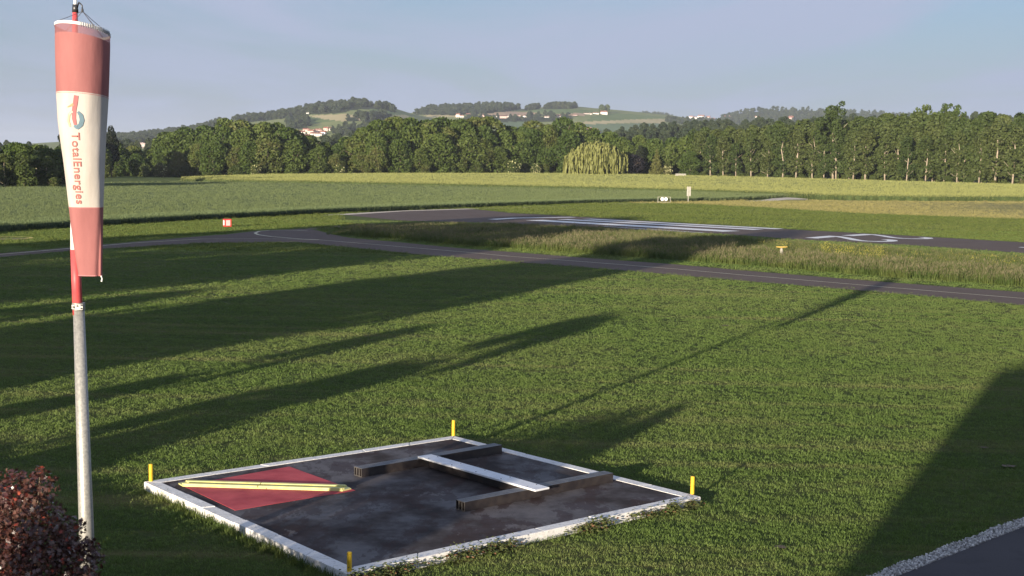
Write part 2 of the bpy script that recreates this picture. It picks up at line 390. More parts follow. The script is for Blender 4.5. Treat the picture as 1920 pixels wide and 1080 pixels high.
me = fastmesh('ground', V, Q, [M['lawn'], M['farlawn'], M['hmeadow'], M['hgreen'], M['htan'], M['hpink'], M['hblue'], M['hfloor']], idx)
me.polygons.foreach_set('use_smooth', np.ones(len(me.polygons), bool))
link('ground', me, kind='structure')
# centre cap under the camera
capV = [(6*math.cos(a), 6*math.sin(a), 0) for a in ANG]
link('ground_centre', mesh('ground_centre', capV, [tuple(range(len(capV)))], [M['lawn']]), kind='structure')

# ------------------------------------------------------------------ roads and markings
def plane_poly(name, pts, z, m):
    P = resample(pts+[pts[0]], 15)[:-1]
    V = [(p[0], p[1], float(H(p[0], p[1]))+z) for p in P]
    return link(name, mesh(name, V, [tuple(range(len(V)))], [m]), kind='structure')
tx_top = [(-200, 496), (0, 475.5), (129, 464.5), (380, 443), (424, 440), (475, 434), (531, 431), (590, 430), (610, 437), (652, 446), (742, 454), (863, 466), (960, 473), (1111, 485), (1262, 495.8), (1400, 508), (1660, 529.3), (1920, 548.5), (2200, 570)]
tx_bot = [(-200, 505), (0, 482.8), (129, 471), (380, 456), (480, 455), (561, 455), (682, 467), (803, 479), (893, 486), (1050, 498), (1187, 509), (1400, 527.5), (1660, 549), (1920, 573), (2200, 600)]
def px_strip(name, top, bot, step, z, m):
    X, yt = cols(top, step); _, yb = cols([(top[0][0], bot[0][1])]+bot[1:-1]+[(top[-1][0], bot[-1][1])], step)
    return sheet(name, [at(x, y) for x, y in zip(X, yb)], [at(x, y) for x, y in zip(X, yt)], z, m)
px_strip('taxiway', tx_top, tx_bot, 20, .02, M['asphalt'])
plane_poly('taxiway_link', G([(586, 430.3), (531, 431), (622, 423.5), (700, 419), (740, 419), (650, 428)]), .016, M['asphalt'])
rw_far = [(650, 402.5), (700, 397.5), (757, 395.6), (875, 392.3), (905, 394), (960, 400), (1020, 403), (1111, 408.2), (1353, 423), (1508, 432), (1725, 443.5), (1920, 455), (2200, 472)]
rw_near = [(650, 403.5), (700, 409), (757, 414), (875, 417), (905, 418), (960, 420), (1020, 423), (1111, 427), (1353, 439), (1508, 450), (1725, 461), (1920, 475), (2200, 493)]
px_strip('runway', rw_far, rw_near, 20, .02, M['asphalt'])
plane_poly('runway_shoulder', G([(600, 404), (652, 400.5), (757, 395), (875, 391.3), (940, 391.5), (880, 392.6), (757, 396.4), (655, 403)]), .03, M['sand'])
def stroke(name, pts, wid, z, m, world=False, step=2.):
    P = resample(pts if world else G(pts), step)
    W = wid if hasattr(wid, '__len__') else [wid]*len(P)
    if len(W) != len(P): W = np.interp(np.linspace(0, 1, len(P)), np.linspace(0, 1, len(W)), W)
    V = []; Fc = []
    for i, p in enumerate(P):
        t = P[min(i+1, len(P)-1)]-P[max(i-1, 0)]; t = t[:2]/np.linalg.norm(t[:2]); n = np.array([-t[1], t[0]])*W[i]/2
        for q in (p[:2]-n, p[:2]+n): V.append((q[0], q[1], float(H(*q))+z))
    for i in range(len(P)-1): Fc.append((2*i, 2*i+2, 2*i+3, 2*i+1))
    return link(name, mesh(name, V, Fc, [m]), kind='structure')
stroke('taxiway_centre_line', [(597, 450), (742, 462.3), (875, 473.5), (954, 481), (1111, 492.5), (1271, 505.3), (1400, 517), (1474, 523), (1660, 539), (1920, 560.5), (2200, 585)], .17, .032, M['linep'])
stroke('taxiway_lead_line', [(598, 450), (561, 448.5), (507, 443.8), (484, 440.5), (478, 437.5), (486, 434), (505, 432.3), (531, 431.8), (576, 433)], .3, .032, M['linep'], step=1.)
stroke('taxiway_lead_line', [(598, 450.3), (561, 449), (480, 448.2), (380, 448.4), (250, 456), (129, 466.6), (0, 477.5)], .2, .032, M['linep'])
# threshold stripes, seen across the runway
for a, b, wd in [((1002, 413.0), (1372, 434.2), 3.6), ((1055, 411.6), (1422, 430.9), 2.6), ((1100, 410.8), (1462, 429.6), 2.3)]:
    stroke('threshold_stripe', [a, b], wd, .034, M['whitep'])
stroke('threshold_stripe', [(1130, 424.5), (1320, 437)], .5, .034, M['whitep'])
stroke('threshold_bar', [(923, 411.8), (965, 409.2), (1075, 407.6)], 1.5, .034, M['whitep'])
stroke('runway_centre_dash', [(1912, 464), (2000, 469)], .8, .034, M['whitep'])
# the two figures 2 of the runway number
def glyph2(base_near, base_far, top_near):
    o = at(*base_near)[:2]; ux = at(*base_far)[:2]-o; uy = at(*top_near)[:2]-o      # ux: glyph right->left, uy: up
    c = []
    # outline strokes in glyph coordinates (0 right edge .. 1 left edge, 0 foot .. 1 head)
    def P(a, b): q = o+ux*a+uy*b; return np.array([q[0], q[1], 0])
    curve = [P(*q) for q in [(.96, .10), (.72, .30), (.42, .48), (.18, .63), (.10, .76), (.18, .89), (.38, .965), (.62, .965), (.84, .89), (.90, .78)]]
    wn = np.linalg.norm(ux)*.17
    stroke('runway_number', curve, wn, .034, M['whitep'], True, .4)
    q = [P(0.0, -.02), P(1.03, -.02), P(1.03, .15), P(0.0, .15)]
    link('runway_number', mesh('runway_number', [(p[0], p[1], .030) for p in q], [(0, 1, 2, 3)], [M['whitep']]), kind='structure')
glyph2((1512, 446.3), (1556, 442.6), (1653, 455.0))
glyph2((1580, 441.8), (1622, 439.2), (1722, 449.6))
# ring-marked pad at the left edge of the picture
rc = at(17, 448.2)
def ring(c, r0, r1, z, n=48):
    V = []; Fc = []
    for i in range(n):
        a = 2*math.pi*i/n
        for r in (r0, r1): V.append((c[0]+r*math.cos(a), c[1]+r*math.sin(a), z))
    for i in range(n): j = (i+1) % n; Fc.append((2*i, 2*i+1, 2*j+1, 2*j))
    return V, Fc
link('marked_pad', mesh('marked_pad', [(rc[0]+2*math.cos(a), rc[1]+2*math.sin(a), .03) for a in np.linspace(0, 2*math.pi, 40)[:-1]], [tuple(range(39))], [M['pad']]), kind='structure')
link('pad_ring_marking', mesh('pad_ring_marking', *ring(rc, 1.75, 2.15, .11), [M['yellowp']]), kind='structure')
# dry mown strip, sandy track, edge tracks
px_strip('mown_strip', [(1180, 380.5), (1300, 379.5), (1440, 374), (1530, 374.5), (1600, 376.5), (1750, 378), (1920, 379), (2200, 384)], [(1180, 381.5), (1300, 383), (1440, 390), (1530, 396), (1600, 400), (1750, 406), (1920, 411), (2200, 420)], 20, .012, M['mown'])
px_strip('sandy_track', [(1395, 377.5), (1425, 376), (1455, 371), (1475, 368.6), (1520, 371)], [(1395, 378), (1425, 378), (1455, 376.5), (1475, 374.5), (1520, 374)], 10, .03, M['sand'])
stroke('sandy_track', [(1130, 383.2), (1200, 380.7), (1262, 380.2), (1300, 379.4)], 1.6, .03, M['sand'])
stroke('sandy_track', [(1530, 375.5), (1700, 378.5), (1920, 380)], .8, .03, M['sand'])
stroke('sandy_track', [(895, 391), (960, 389.5), (1105, 384.5)], .8, .03, M['sand'])
stroke('sandy_track', [(205, 346.4), (248, 345.8)], 3.0, .05, M['sand'])
stroke('sandy_track', [(330, 342.8), (360, 342.4)], 3.5, .05, M['sand'])
for px, py, sz in ((1890, 877, .30), (1845, 842, .18), (1462, 1030, .22), (1880, 655, .3), (1360, 612, .35)):
    c_ = at(px, py); r_ = np.random.default_rng(px); sz *= .6; V = [(c_[0]+sz*(1+r_.normal(0, .25))*math.cos(a_), c_[1]+sz*.8*(1+r_.normal(0, .25))*math.sin(a_), .055) for a_ in np.linspace(0, 6.283, 15)[:-1]]
    link('bare_soil', mesh('bare_soil', V, [tuple(range(14))], [M['pad']]), kind='structure')
# asphalt path and gravel edge at the bottom right
ga, gb = at(1690, 1080), at(1920, 990); gdir = (gb-ga)/np.linalg.norm(gb-ga); gn = np.array([gdir[1], -gdir[0], 0])
A0, B0 = ga-gdir*16, gb+gdir*25
plane_poly('asphalt_path', [A0, B0, B0+gn*4.5, A0+gn*4.5], .03, M['path'])
plane_poly('gravel_bed', [A0-gn*.32, B0-gn*.32, B0+gn*.02, A0+gn*.02], .016, M['gravel'])

# ------------------------------------------------------------------ scattering (things nobody could count)
def tuft(name, nb, rad, h, wd, m, lean=.45, head=None, hmat=None, seg=2, seed=0):
    r = np.random.default_rng(seed); V = []; Fc = []; ix = []
    for _ in range(nb):
        a = r.random()*2*math.pi; d = rad*math.sqrt(r.random()); bx_, by_ = d*math.cos(a), d*math.sin(a)
        hh = h*(.55+.6*r.random()); la = r.random()*2*math.pi; ln = lean*hh*r.random(); fa = r.random()*math.pi
        wx, wy = math.cos(fa)*wd/2, math.sin(fa)*wd/2
        o = len(V)
        V += [(bx_-wx, by_-wy, 0), (bx_+wx, by_+wy, 0)]
        mxx, myy = bx_+math.cos(la)*ln*.35, by_+math.sin(la)*ln*.35
        V += [(mxx+wx*.8, myy+wy*.8, hh*.55), (mxx-wx*.8, myy-wy*.8, hh*.55)]
        tx_, ty_ = bx_+math.cos(la)*ln, by_+math.sin(la)*ln
        V += [(tx_, ty_, hh)]
        Fc += [(o, o+1, o+2, o+3), (o+3, o+2, o+4)]; ix += [0, 0]
        if head and r.random() < head[0]:
            o = len(V); s, L = head[1], head[2]
            V += [(tx_-wx/wd*s, ty_-wy/wd*s, hh-L*.3), (tx_+wx/wd*s, ty_+wy/wd*s, hh-L*.2), (tx_+wx/wd*s*.6, ty_+wy/wd*s*.6, hh+L*.7), (tx_-wx/wd*s*.5, ty_-wy/wd*s*.5, hh+L*.8)]
            Fc += [(o, o+1, o+2, o+3)]; ix += [1]
    me = mesh(name, V, Fc, [m]+([hmat] if hmat else []), ix)
    return bpy.data.objects.new(name, me)
def scatter(name, P, scales, protos, label, cat, zrot=None, tilt=0.12, zs=None):
    """one object: points carrying instances of the little plants"""
    c = bpy.data.collections.new(name+'_plants')
    for o in protos: c.objects.link(o)
    P = np.asarray(P, np.float32); n = len(P)
    me = bpy.data.meshes.new(name); me.vertices.add(n); me.vertices.foreach_set('co', P.ravel())
    a = me.attributes.new('sc', 'FLOAT_VECTOR', 'POINT'); s3 = np.repeat(np.asarray(scales, np.float32)[:, None], 3, 1)
    if zs is not None: s3[:, 2] = zs
    a.data.foreach_set('vector', np.ascontiguousarray(s3).ravel())
    b = me.attributes.new('ro', 'FLOAT_VECTOR', 'POINT')
    ro = np.stack([rng.normal(0, tilt, n), rng.normal(0, tilt, n), rng.random(n)*6.283 if zrot is None else zrot], 1).astype(np.float32)
    b.data.foreach_set('vector', ro.ravel())
    o = link(name, me, kind='stuff', label=label, cat=cat)
    ng = bpy.data.node_groups.new(name+'_scatter', 'GeometryNodeTree')
    ng.interface.new_socket('Geometry', in_out='INPUT', socket_type='NodeSocketGeometry'); ng.interface.new_socket('Geometry', in_out='OUTPUT', socket_type='NodeSocketGeometry')
    gi = ng.nodes.new('NodeGroupInput'); go = ng.nodes.new('NodeGroupOutput')
    ip = ng.nodes.new('GeometryNodeInstanceOnPoints'); ci = ng.nodes.new('GeometryNodeCollectionInfo')
    ci.inputs['Collection'].default_value = c; ci.inputs['Separate Children'].default_value = True; ci.inputs['Reset Children'].default_value = True
    ip.inputs['Pick Instance'].default_value = True
    for nm, sock in (('sc', 'Scale'), ('ro', 'Rotation')):
        na_ = ng.nodes.new('GeometryNodeInputNamedAttribute'); na_.data_type = 'FLOAT_VECTOR'; na_.inputs['Name'].default_value = nm
        ng.links.new(na_.outputs[0], ip.inputs[sock])
    ng.links.new(gi.outputs[0], ip.inputs['Points']); ng.links.new(ci.outputs[0], ip.inputs['Instance']); ng.links.new(ip.outputs[0], go.inputs[0])
    md = o.modifiers.new('scatter', 'NODES'); md.node_group = ng
    return o
def inpoly(P, poly): return pip(P[:, 0], P[:, 1], [(q[0], q[1]) for q in poly])

# ------------------------------------------------------------------ the signal square
SZ = .20
cL, cB, cR, cF = [at(x, y, SZ) for x, y in ((270, 903), (851, 817), (1314, 931), (650, 1076))]
def SQ(u, v):      # u from L to B, v from L to F
    return (1-u)*(1-v)*cL + u*(1-v)*cB + u*v*cR + (1-u)*v*cF
def m_bitumen():
    m, nt, o = mat('wet_bitumen'); v = posnode(nt)
    n1 = noise(nt, v, .55, 6, .62); n2 = noise(nt, v, 1.4, 7, .7, (1, .45, 1), .6); n3 = noise(nt, v, 40, 3, .6); n4 = noise(nt, v, 5, 5, .6)
    c = ramp(nt, n1, [(.37, (.036, .029, .027)), (.47, (.068, .057, .053)), (.60, (.125, .112, .108))])  # palest stop paints the grey sheen into the colour
    c = mixc(nt, rangev(nt, n2, .505, .53, 0, .85), c, (.050, .032, .028))
    c = mixc(nt, rangev(nt, n2, .635, .65, 0, .7), c, (.15, .135, .13))
    c = mixc(nt, rangev(nt, n4, .35, .65, 0, .3), c, (.026, .022, .024))
    r = rangev(nt, n1, .40, .54, .85, .55)
    finish(nt, o, c, r, bump=n3, bstr=.15, bdist=.003, spec=.15); return m
M['bitumen'] = m_bitumen()
def m_kerb():
    m, nt, o = mat('white_painted_concrete'); v = posnode(nt); n = noise(nt, v, 2.5, 6, .65); n2 = noise(nt, v, 14, 5, .7)
    c = ramp(nt, n, [(.3, (.62, .61, .58)), (.7, (.80, .79, .76))]); c = mixc(nt, rangev(nt, n2, .52, .66, 0, .55), c, (.33, .31, .27))
    finish(nt, o, c, .85, bump=n2, bstr=.6, bdist=.02); return m
M['kerb'] = m_kerb()
M['concrete'] = simple('raw_concrete', (.28, .27, .25), (.38, .36, .33), 4, world=True)
sq = link('signal_square', None, loc=(0, 0, 0), label='raised dark bitumen square with white painted kerb, lying in the mown grass', cat='signal square')
KW = .032
ic = [SQ(KW, KW), SQ(1-KW, KW), SQ(1-KW, 1-KW), SQ(KW, 1-KW)]
Vt = [(p[0], p[1], SZ-.015) for p in ic] + [(p[0], p[1], -.1) for p in ic]
link('slab', mesh('slab', Vt, [(0, 3, 2, 1), (0, 1, 5, 4), (1, 2, 6, 5), (2, 3, 7, 6), (3, 0, 4, 7)], [M['bitumen']]), sq)
def kerb(p0, p1, q0, q1, n):
    for i in range(n):
        a, b = i/n, (i+1)/n; g = .004/ (np.linalg.norm(p1-p0)/n)/n
        c = [p0+(p1-p0)*(a+g), p0+(p1-p0)*(b-g), q0+(q1-q0)*(b-g), q0+(q1-q0)*(a+g)]
        zt = SZ+random.uniform(-.006, .006)
        cen = sum(c)/4; V = []
        for z, ins in ((-.1, 1), (zt-.02, 1), (zt, .985)):
            k = 0
            for p in c:
                d = (cen-p)[:2]; d = d/np.linalg.norm(d)*(.02 if ins < 1 else 0)
                V.append((p[0]+d[0], p[1]+d[1], z))
        Fc = [(8, 9, 10, 11)]
        for l in (0, 4):
            for q in range(4): Fc.append((l+q, l+(q+1) % 4, l+4+(q+1) % 4, l+4+q))
        link('kerb_stone', mesh('kerb_stone', V, Fc, [M['kerb']]), sq)
o_ = [SQ(0, 0), SQ(1, 0), SQ(1, 1), SQ(0, 1)]
for i in range(4):
    j = (i+1) % 4
    kerb(o_[i], o_[j], ic[i], ic[j], 6)
# four yellow corner posts
M['postyellow'] = simple('yellow_post_paint', (.62, .38, .02), (.78, .50, .035), 8, rough=.55, bstr=.1)
for (px, py, ph), lab in (((283, 902, 33), 'yellow marker post at the left corner of the signal square'), ((850, 816, 29), 'yellow marker post at the far corner of the signal square'),
                          ((1298, 925, 33), 'yellow marker post at the right corner of the signal square'), ((655, 1071, 38), 'weathered yellow marker post at the near corner of the signal square')):
    p = at(px, py, SZ); hgt = ph*p[1]/FPX
    V, Fc = tube([(0, 0, -.02), (0, 0, hgt-.012), (0, 0, hgt)], [.046, .046, .036], 16)
    link('marker_post', mesh('marker_post', V, Fc, [M['postyellow']], smoothf=False), loc=p, label=lab, cat='marker post', group='yellow posts on the corners of the signal square')
# red panel
M['redpanel'] = simple('faded_red_panel', (.34, .040, .048), (.50, .080, .085), 1.6, world=True, rough=.75, bstr=.1, detail=8, lo=.3, hi=.6)
rp = [at(x, y, SZ) for x, y in ((342, 909.5), (542.5, 874), (666, 918.5), (441, 956))]
V = [(p[0], p[1], SZ-.009) for p in rp]+[(p[0], p[1], SZ-.016) for p in rp]
link('ground_signal', mesh('ground_signal', V, [(3, 2, 1, 0), (0, 1, 5, 4), (1, 2, 6, 5), (2, 3, 7, 6), (3, 0, 4, 7)], [M['redpanel']]), label='flat red square panel lying on the dark slab under the yellow bar', cat='signal panel')
# yellow diagonal bar
M['yellowbar'] = simple('pale_yellow_paint', (.56, .53, .19), (.66, .63, .27), 4, world=True, rough=.6, bstr=.1)
a, b = at(333, 907, SZ), at(660, 917, SZ); L = np.linalg.norm(b-a); an = math.atan2(b[1]-a[1], b[0]-a[0])
yb = empty('diagonal_bar', (a[0], a[1], SZ-.007), 'pale yellow slatted diagonal bar with pointed ends lying across the red panel', 'signal bar', rotz=an)
def plank(x0, x1, y, wd, z0, z1, tip0=0, tip1=0):
    V = []
    for z in (z0, z1): V += [(x0, y-wd/2+ (0), z), (x1, y-wd/2, z), (x1+tip1, y, z), (x1, y+wd/2, z), (x0, y+wd/2, z), (x0-tip0, y, z)]
    return V, [(5, 4, 3, 2, 1, 0), (6, 7, 8, 9, 10, 11)]+[(i, (i+1) % 6, 6+(i+1) % 6, 6+i) for i in range(6)]
for x0, x1, t0, t1 in ((.18, L*.52, .16, 0), (L*.525, L-.18, 0, .16)):
    link('base_plank', mesh('base_plank', *plank(x0, x1, 0, .42, 0, .025, t0, t1), [M['yellowbar']]), yb)
for y in (-.135, .135):
    for x0, x1, t0, t1 in ((.2, L*.47, .05, 0), (L*.475, L-.2, 0, .05)):
        link('slat', mesh('slat', *plank(x0, x1, y, .11, .025, .062, t0, t1), [M['yellowbar']]), yb)
# landing T: two dark beams and a cross bar under a white board
M['beam'] = simple('dark_brown_beam', (.022, .018, .019), (.040, .033, .030), 6, world=True, rough=.4, bstr=.15, spec=.5)
M['beamtop'] = simple('lit_beam_top', (.07, .065, .06), (.13, .12, .11), 5, world=True, rough=.45, bstr=.1, spec=.5)  # paler beam colour, paints the light on the tops and profile rims
M['board'] = simple('white_board', (.66, .67, .68), (.78, .79, .80), 5, world=True, rough=.5, bstr=.1)
lt_c = at(910, 885, SZ)
lt = link('landing_tee', None, loc=(0, 0, 0), label='dark landing signal of two long beams joined by a white-topped cross bar', cat='landing signal')
def beam(a, b, hb, wid, nprof, nm):
    L = np.linalg.norm((b-a)[:2]); an = math.atan2(b[1]-a[1], b[0]-a[0])
    e = link(nm, None, lt, (a[0], a[1], SZ-.012), an)
    pw = wid/nprof
    for k in range(nprof):
        y = -wid/2+pw*(k+.5); t = .014
        # hollow rectangular profile with open end
        o1 = (y-pw/2+.004, y+pw/2-.004); zz = (.0, hb)
        V = []
        for x in (0, L):
            V += [(x, o1[0], zz[0]), (x, o1[1], zz[0]), (x, o1[1], zz[1]), (x, o1[0], zz[1])]
        for x in (0, .25):
            V += [(x, o1[0]+t, zz[0]+t), (x, o1[1]-t, zz[0]+t), (x, o1[1]-t, zz[1]-t), (x, o1[0]+t, zz[1]-t)]
        Fc = [(4, 5, 6, 7)]; ix = [0]
        for q in range(4): Fc.append((q, (q+1) % 4, 4+(q+1) % 4, 4+q)); ix.append(1 if q == 2 else 0)
        for q in range(4): Fc.append((q, 8+q, 8+(q+1) % 4, (q+1) % 4)); ix.append(1)
        for q in range(4): Fc.append((8+q, 12+q, 12+(q+1) % 4, 8+(q+1) % 4)); ix.append(0)
        Fc.append((12, 13, 14, 15)); ix.append(0)
        link('profile', mesh('profile', V, Fc, [M['beam'], M['beamtop']], ix), e)
    return e, L, an
T1a, T1b = at(671, 892, SZ), at(934, 846.5, SZ); T2a, T2b = at(863, 956, SZ), at(1141, 900, SZ)
BH = .21
beam(T1a, T1b, BH, .31, 3, 'beam'); beam(T2a, T2b, BH, .31, 3, 'beam')
c1, c2 = at(796, 853.5, SZ+BH+.03), at(1017, 916, SZ+BH+.03)
cdir = (c2-c1)/np.linalg.norm(c2-c1); cn = math.atan2(cdir[1], cdir[0]); CLn = np.linalg.norm(c2-c1)
V, Fc = box(CLn/2, 0, BH/2-.012, CLn-.62, .20, BH-.02, .01)
link('cross_beam', mesh('cross_beam', V, Fc, [M['beam']]), lt, (c1[0], c1[1], SZ), cn)
V, Fc = box(CLn/2, 0, BH+.02, CLn, .42, .045, .006)
link('top_board', mesh('top_board', V, Fc, [M['board']]), lt, (c1[0], c1[1], SZ-.012), cn)

for xx in np.linspace(.35, CLn-.35, 5):
    for yy in (-.14, .14):
        q = np.array([c1[0]+math.cos(cn)*xx-math.sin(cn)*yy, c1[1]+math.sin(cn)*xx+math.cos(cn)*yy, SZ-.012+BH+.043])
        link('bolt', mesh('bolt', *tube([q, q+np.array([0, 0, .008])], [.018, .016], 8), [M['darkmetal']]), lt)
for xx in np.linspace(.3, L-.3, 6):
    link('bolt', mesh('bolt', *tube([(xx, 0, .025), (xx, 0, .038)], [.020, .018], 8), [M['darkmetal']]), yb)
# ------------------------------------------------------------------ wind sock and its mast
pb = at(166, 1120); PY = float(pb[1])
mast = empty('windsock_mast', (pb[0], pb[1], 0), 'tall round mast, galvanised below and painted red and white above, carrying the windsock', 'mast')
def mp_(px, py): q = atp(px, py, PY); return (q[0]-pb[0], q[1]-pb[1], q[2])
def seg(nm, pts, rad, m, n=20):
    link(nm, mesh(nm, *tube(pts, rad, n), [m], smoothf=True), mast)
lw = mp_(147.5, 574); ln_ = mp_(161.8, 985)
base3 = (0, 0, -.1)
seg('lower_tube', [base3, ln_, lw], [.133, .126, .094], M['steel'])
up0 = mp_(146, 590); upj = mp_(141, 468); upk = mp_(140.6, 380); upl = mp_(139.8, 250); upt = mp_(140.8, 22); tip = mp_(141.5, -12)
seg('red_section', [up0, upj], [.086, .080], M['mastred']); seg('white_section', [upj, upk], [.080, .073], M['mastwhite'])
seg('red_section', [upk, upl], [.073, .066], M['mastred']); upm = mp_(140.2, 140)
seg('white_section', [upl, upm], [.066, .056], M['mastwhite']); seg('red_section', [upm, upt], [.056, .043], M['mastred'])
seg('tip_section', [upt, tip], [.03, .024], M['mastwhite'])
# clamp collar
cl = link('clamp', mesh('clamp', *join(tube([(lw[0], 0, lw[2]-.06), (lw[0], 0, lw[2]+.06)], [.108, .108], 16), box(lw[0]+.05, -.12, lw[2], .13, .05, .10, .006), box(lw[0]-.05, -.115, lw[2], .05, .05, .08, .006)), [M['steel']]), mast)
for dx_, dz_ in ((.02, .02), (.085, -.02), (-.05, .0), (.09, .03)):
    link('bolt', mesh('bolt', *tube([(lw[0]+dx_, -.13, lw[2]+dz_), (lw[0]+dx_, -.175, lw[2]+dz_)], [.014, .014], 8), [M['darkmetal']]), cl)
# head bracket, swan neck from which the ring hangs
SYO = -.50; SY = PY+SYO
def sp(px, py): q = atp(px, py, SY); return np.array([q[0]-pb[0], q[1]-pb[1], q[2]])
hub = mp_(141, 12)
seg('head_bracket', [(hub[0], 0, hub[2]-.10), (hub[0], 0, hub[2]+.03)], [.052, .045], M['darkmetal'])
n0 = np.array([hub[0]+.04, -.02, hub[2]-.02]); n1_ = sp(150.5, 6.5); n2_ = sp(154, 10); n3_ = sp(154.3, 19)
arm = link('swan_neck', mesh('swan_neck', *tube([n0, (n0+n1_)/2+np.array([0, 0, .05]), n1_, n2_, n3_], [.014, .013, .012, .012, .010], 8), [M['darkmetal']], smoothf=True), mast)
link('collar', mesh('collar', *tube([(0, 0, -.02), (0, 0, .05), (0, 0, .07)], [.30, .30, .14], 20), [M['concrete']]), mast)

# the sock itself
prof = [(57, 105, 204), (90, 105.5, 204), (130, 106.5, 203.3), (178, 107.5, 201.5), (230, 111, 199), (300, 120.5, 196), (345, 125.5, 194.5), (390, 130.5, 193.5), (420, 133.5, 192.8), (450, 137, 192.3), (480, 141.5, 191.8), (517, 147.5, 191.5)]
sock = empty('windsock', (pb[0]+.17, pb[1]+SYO, 7.6), 'limp red and white striped windsock hanging straight down beside its mast', 'windsock')
SO = np.array([pb[0]+.17, pb[1]+SYO, 7.6])
py_ = np.array([p[0] for p in prof], float)
pl = np.array([p[1] for p in prof], float); pr_ = np.array([p[2] for p in prof], float)
rowsY = np.concatenate([np.linspace(57, 178, 15), np.linspace(182, 388, 22), np.linspace(391, 517, 20)])
def sock_frame(y):
    l = atp(np.interp(y, py_, pl), y, SY); r = atp(np.interp(y, py_, pr_), y, SY)
    return (l+r)/2, np.linalg.norm(r-l)/2
NS = 64
ZTILT = .085         # the ring leans a little towards the viewer's far side
def sock_pt(y, phi, off=0.):
    c, r = sock_frame(y)
    t = (y-57)/460
    depth = 1-.45*smooth((t-.45)/.55)
    fold = 1 + (.035*math.sin(3*phi+2.2+2*t)+.03*math.sin(5*phi+1+3*t))*max(0, t-.25)*1.3 + .010*math.sin(4*phi+9*t)*math.sin(13*t+phi) + .006*math.sin(11*phi+5*t)*min(1, t*6)
    s_, c_ = math.sin(phi), math.cos(phi)
    x = c[0]+(r*fold+off)*s_; yy = c[1]-(r*depth*fold+off)*c_
    k = max(0, 1-t*2.2)
    z = c[2]+ZTILT*c_*k-.05*s_*k
    # crease near the lower right edge
    if t > .72: yy += .05*math.exp(-((phi-.85-(.98-t)*1.2)/.14)**2)*(t-.72)*3.5
    return np.array([x, yy, z])
V = []; Fc = []; ix = []
for y in rowsY:
    for k in range(NS): V.append(sock_pt(y, 2*math.pi*k/NS)-SO)
def m_cloth(name, a, b, tr, alpha=0.):
    m, nt, o = mat(name); v = posnode(nt, False)
    n = noise(nt, v, 5, 5, .6, (1, 1, .25)); n2 = noise(nt, v, 2.2, 4, .6, (1.6, 1.6, .5)); c = ramp(nt, n2, [(.35, a), (.65, b)])
    finish(nt, o, c, .85, bump=n, bstr=.35, bdist=.03, trans=tr, spec=.15)
    if alpha:
        s = o.inputs[0].links[0].from_socket; tb = N(nt, 'ShaderNodeBsdfTransparent'); ms = N(nt, 'ShaderNodeMixShader'); ms.inputs[0].default_value = alpha
        nt.links.new(s, ms.inputs[1]); nt.links.new(tb.outputs[0], ms.inputs[2]); nt.links.new(ms.outputs[0], o.inputs[0])
    return m
M['sockred'] = m_cloth('faded_red_cloth', (.31, .125, .120), (.36, .150, .142), .09)
M['sockmesh'] = m_cloth('thin_red_cloth', (.34, .14, .14), (.38, .16, .155), .3, .28)
M['sockwhite'] = m_cloth('off_white_cloth', (.47, .43, .38), (.55, .51, .46), .07)
def sock_piece(nm, ya, yb_, m):
    rows = [i for i, y in enumerate(rowsY) if ya <= y <= yb_]
    VV = []; FF = []
    for i in rows: VV += V[i*NS:(i+1)*NS]
    for i in range(len(rows)-1):
        for k in range(NS): FF.append((i*NS+k, i*NS+(k+1) % NS, (i+1)*NS+(k+1) % NS, (i+1)*NS+k))
    return link(nm, mesh(nm, VV, FF, [m], smoothf=True), sock)
rowsY = list(rowsY); 
def add_row(y):
    pass
sock_piece('thin_top_panel', 57, rowsY[2]+.01, M['sockmesh'])
sock_piece('red_panel', rowsY[2]-.01, rowsY[14]+.01, M['sockred'])
VV = V[14*NS:37*NS]; FF = []
for i in range(22):
    for k in range(NS): FF.append((i*NS+k, i*NS+(k+1) % NS, (i+1)*NS+(k+1) % NS, (i+1)*NS+k))
wp = link('white_panel', mesh('white_panel', VV, FF, [M['sockwhite']], smoothf=True), sock)
VV = V[36*NS:57*NS]; FF = []
for i in range(20):
    for k in range(NS): FF.append((i*NS+k, i*NS+(k+1) % NS, (i+1)*NS+(k+1) % NS, (i+1)*NS+k))
link('red_panel', mesh('red_panel', VV, FF, [M['sockred']], smoothf=True), sock)
def hoop(y, off, hh, th):
    V = []; Fc = []
    for k in range(NS):
        ph = 2*math.pi*k/NS
        for o2, z in ((off, -hh), (off, hh), (off-th, hh), (off-th, -hh)):
            p = sock_pt(y, ph, o2)-SO; V.append((p[0], p[1], p[2]+z))
    for k in range(NS):
        j = (k+1) % NS
        for q in range(4): Fc.append((k*4+q, j*4+q, j*4+(q+1) % 4, k*4+(q+1) % 4))
    return V, Fc
M['band'] = simple('white_hem_band', (.74, .72, .66), (.80, .78, .72), 8, rough=.7)
M['stitch'] = simple('seam_thread', (.45, .16, .16), (.5, .2, .2), 8, rough=.8)
rg = link('rim_band', mesh('rim_band', *hoop(57, .008, .022, .010), [M['band']], smoothf=False), sock)
link('hem', mesh('hem', *hoop(516, .006, .008, .008), [M['stitch']]), sock)
for y in (rowsY[14]+2, rowsY[36]+1): link('seam', mesh('seam', *hoop(y, .004, .004, .004), [M['stitch']]), sock)
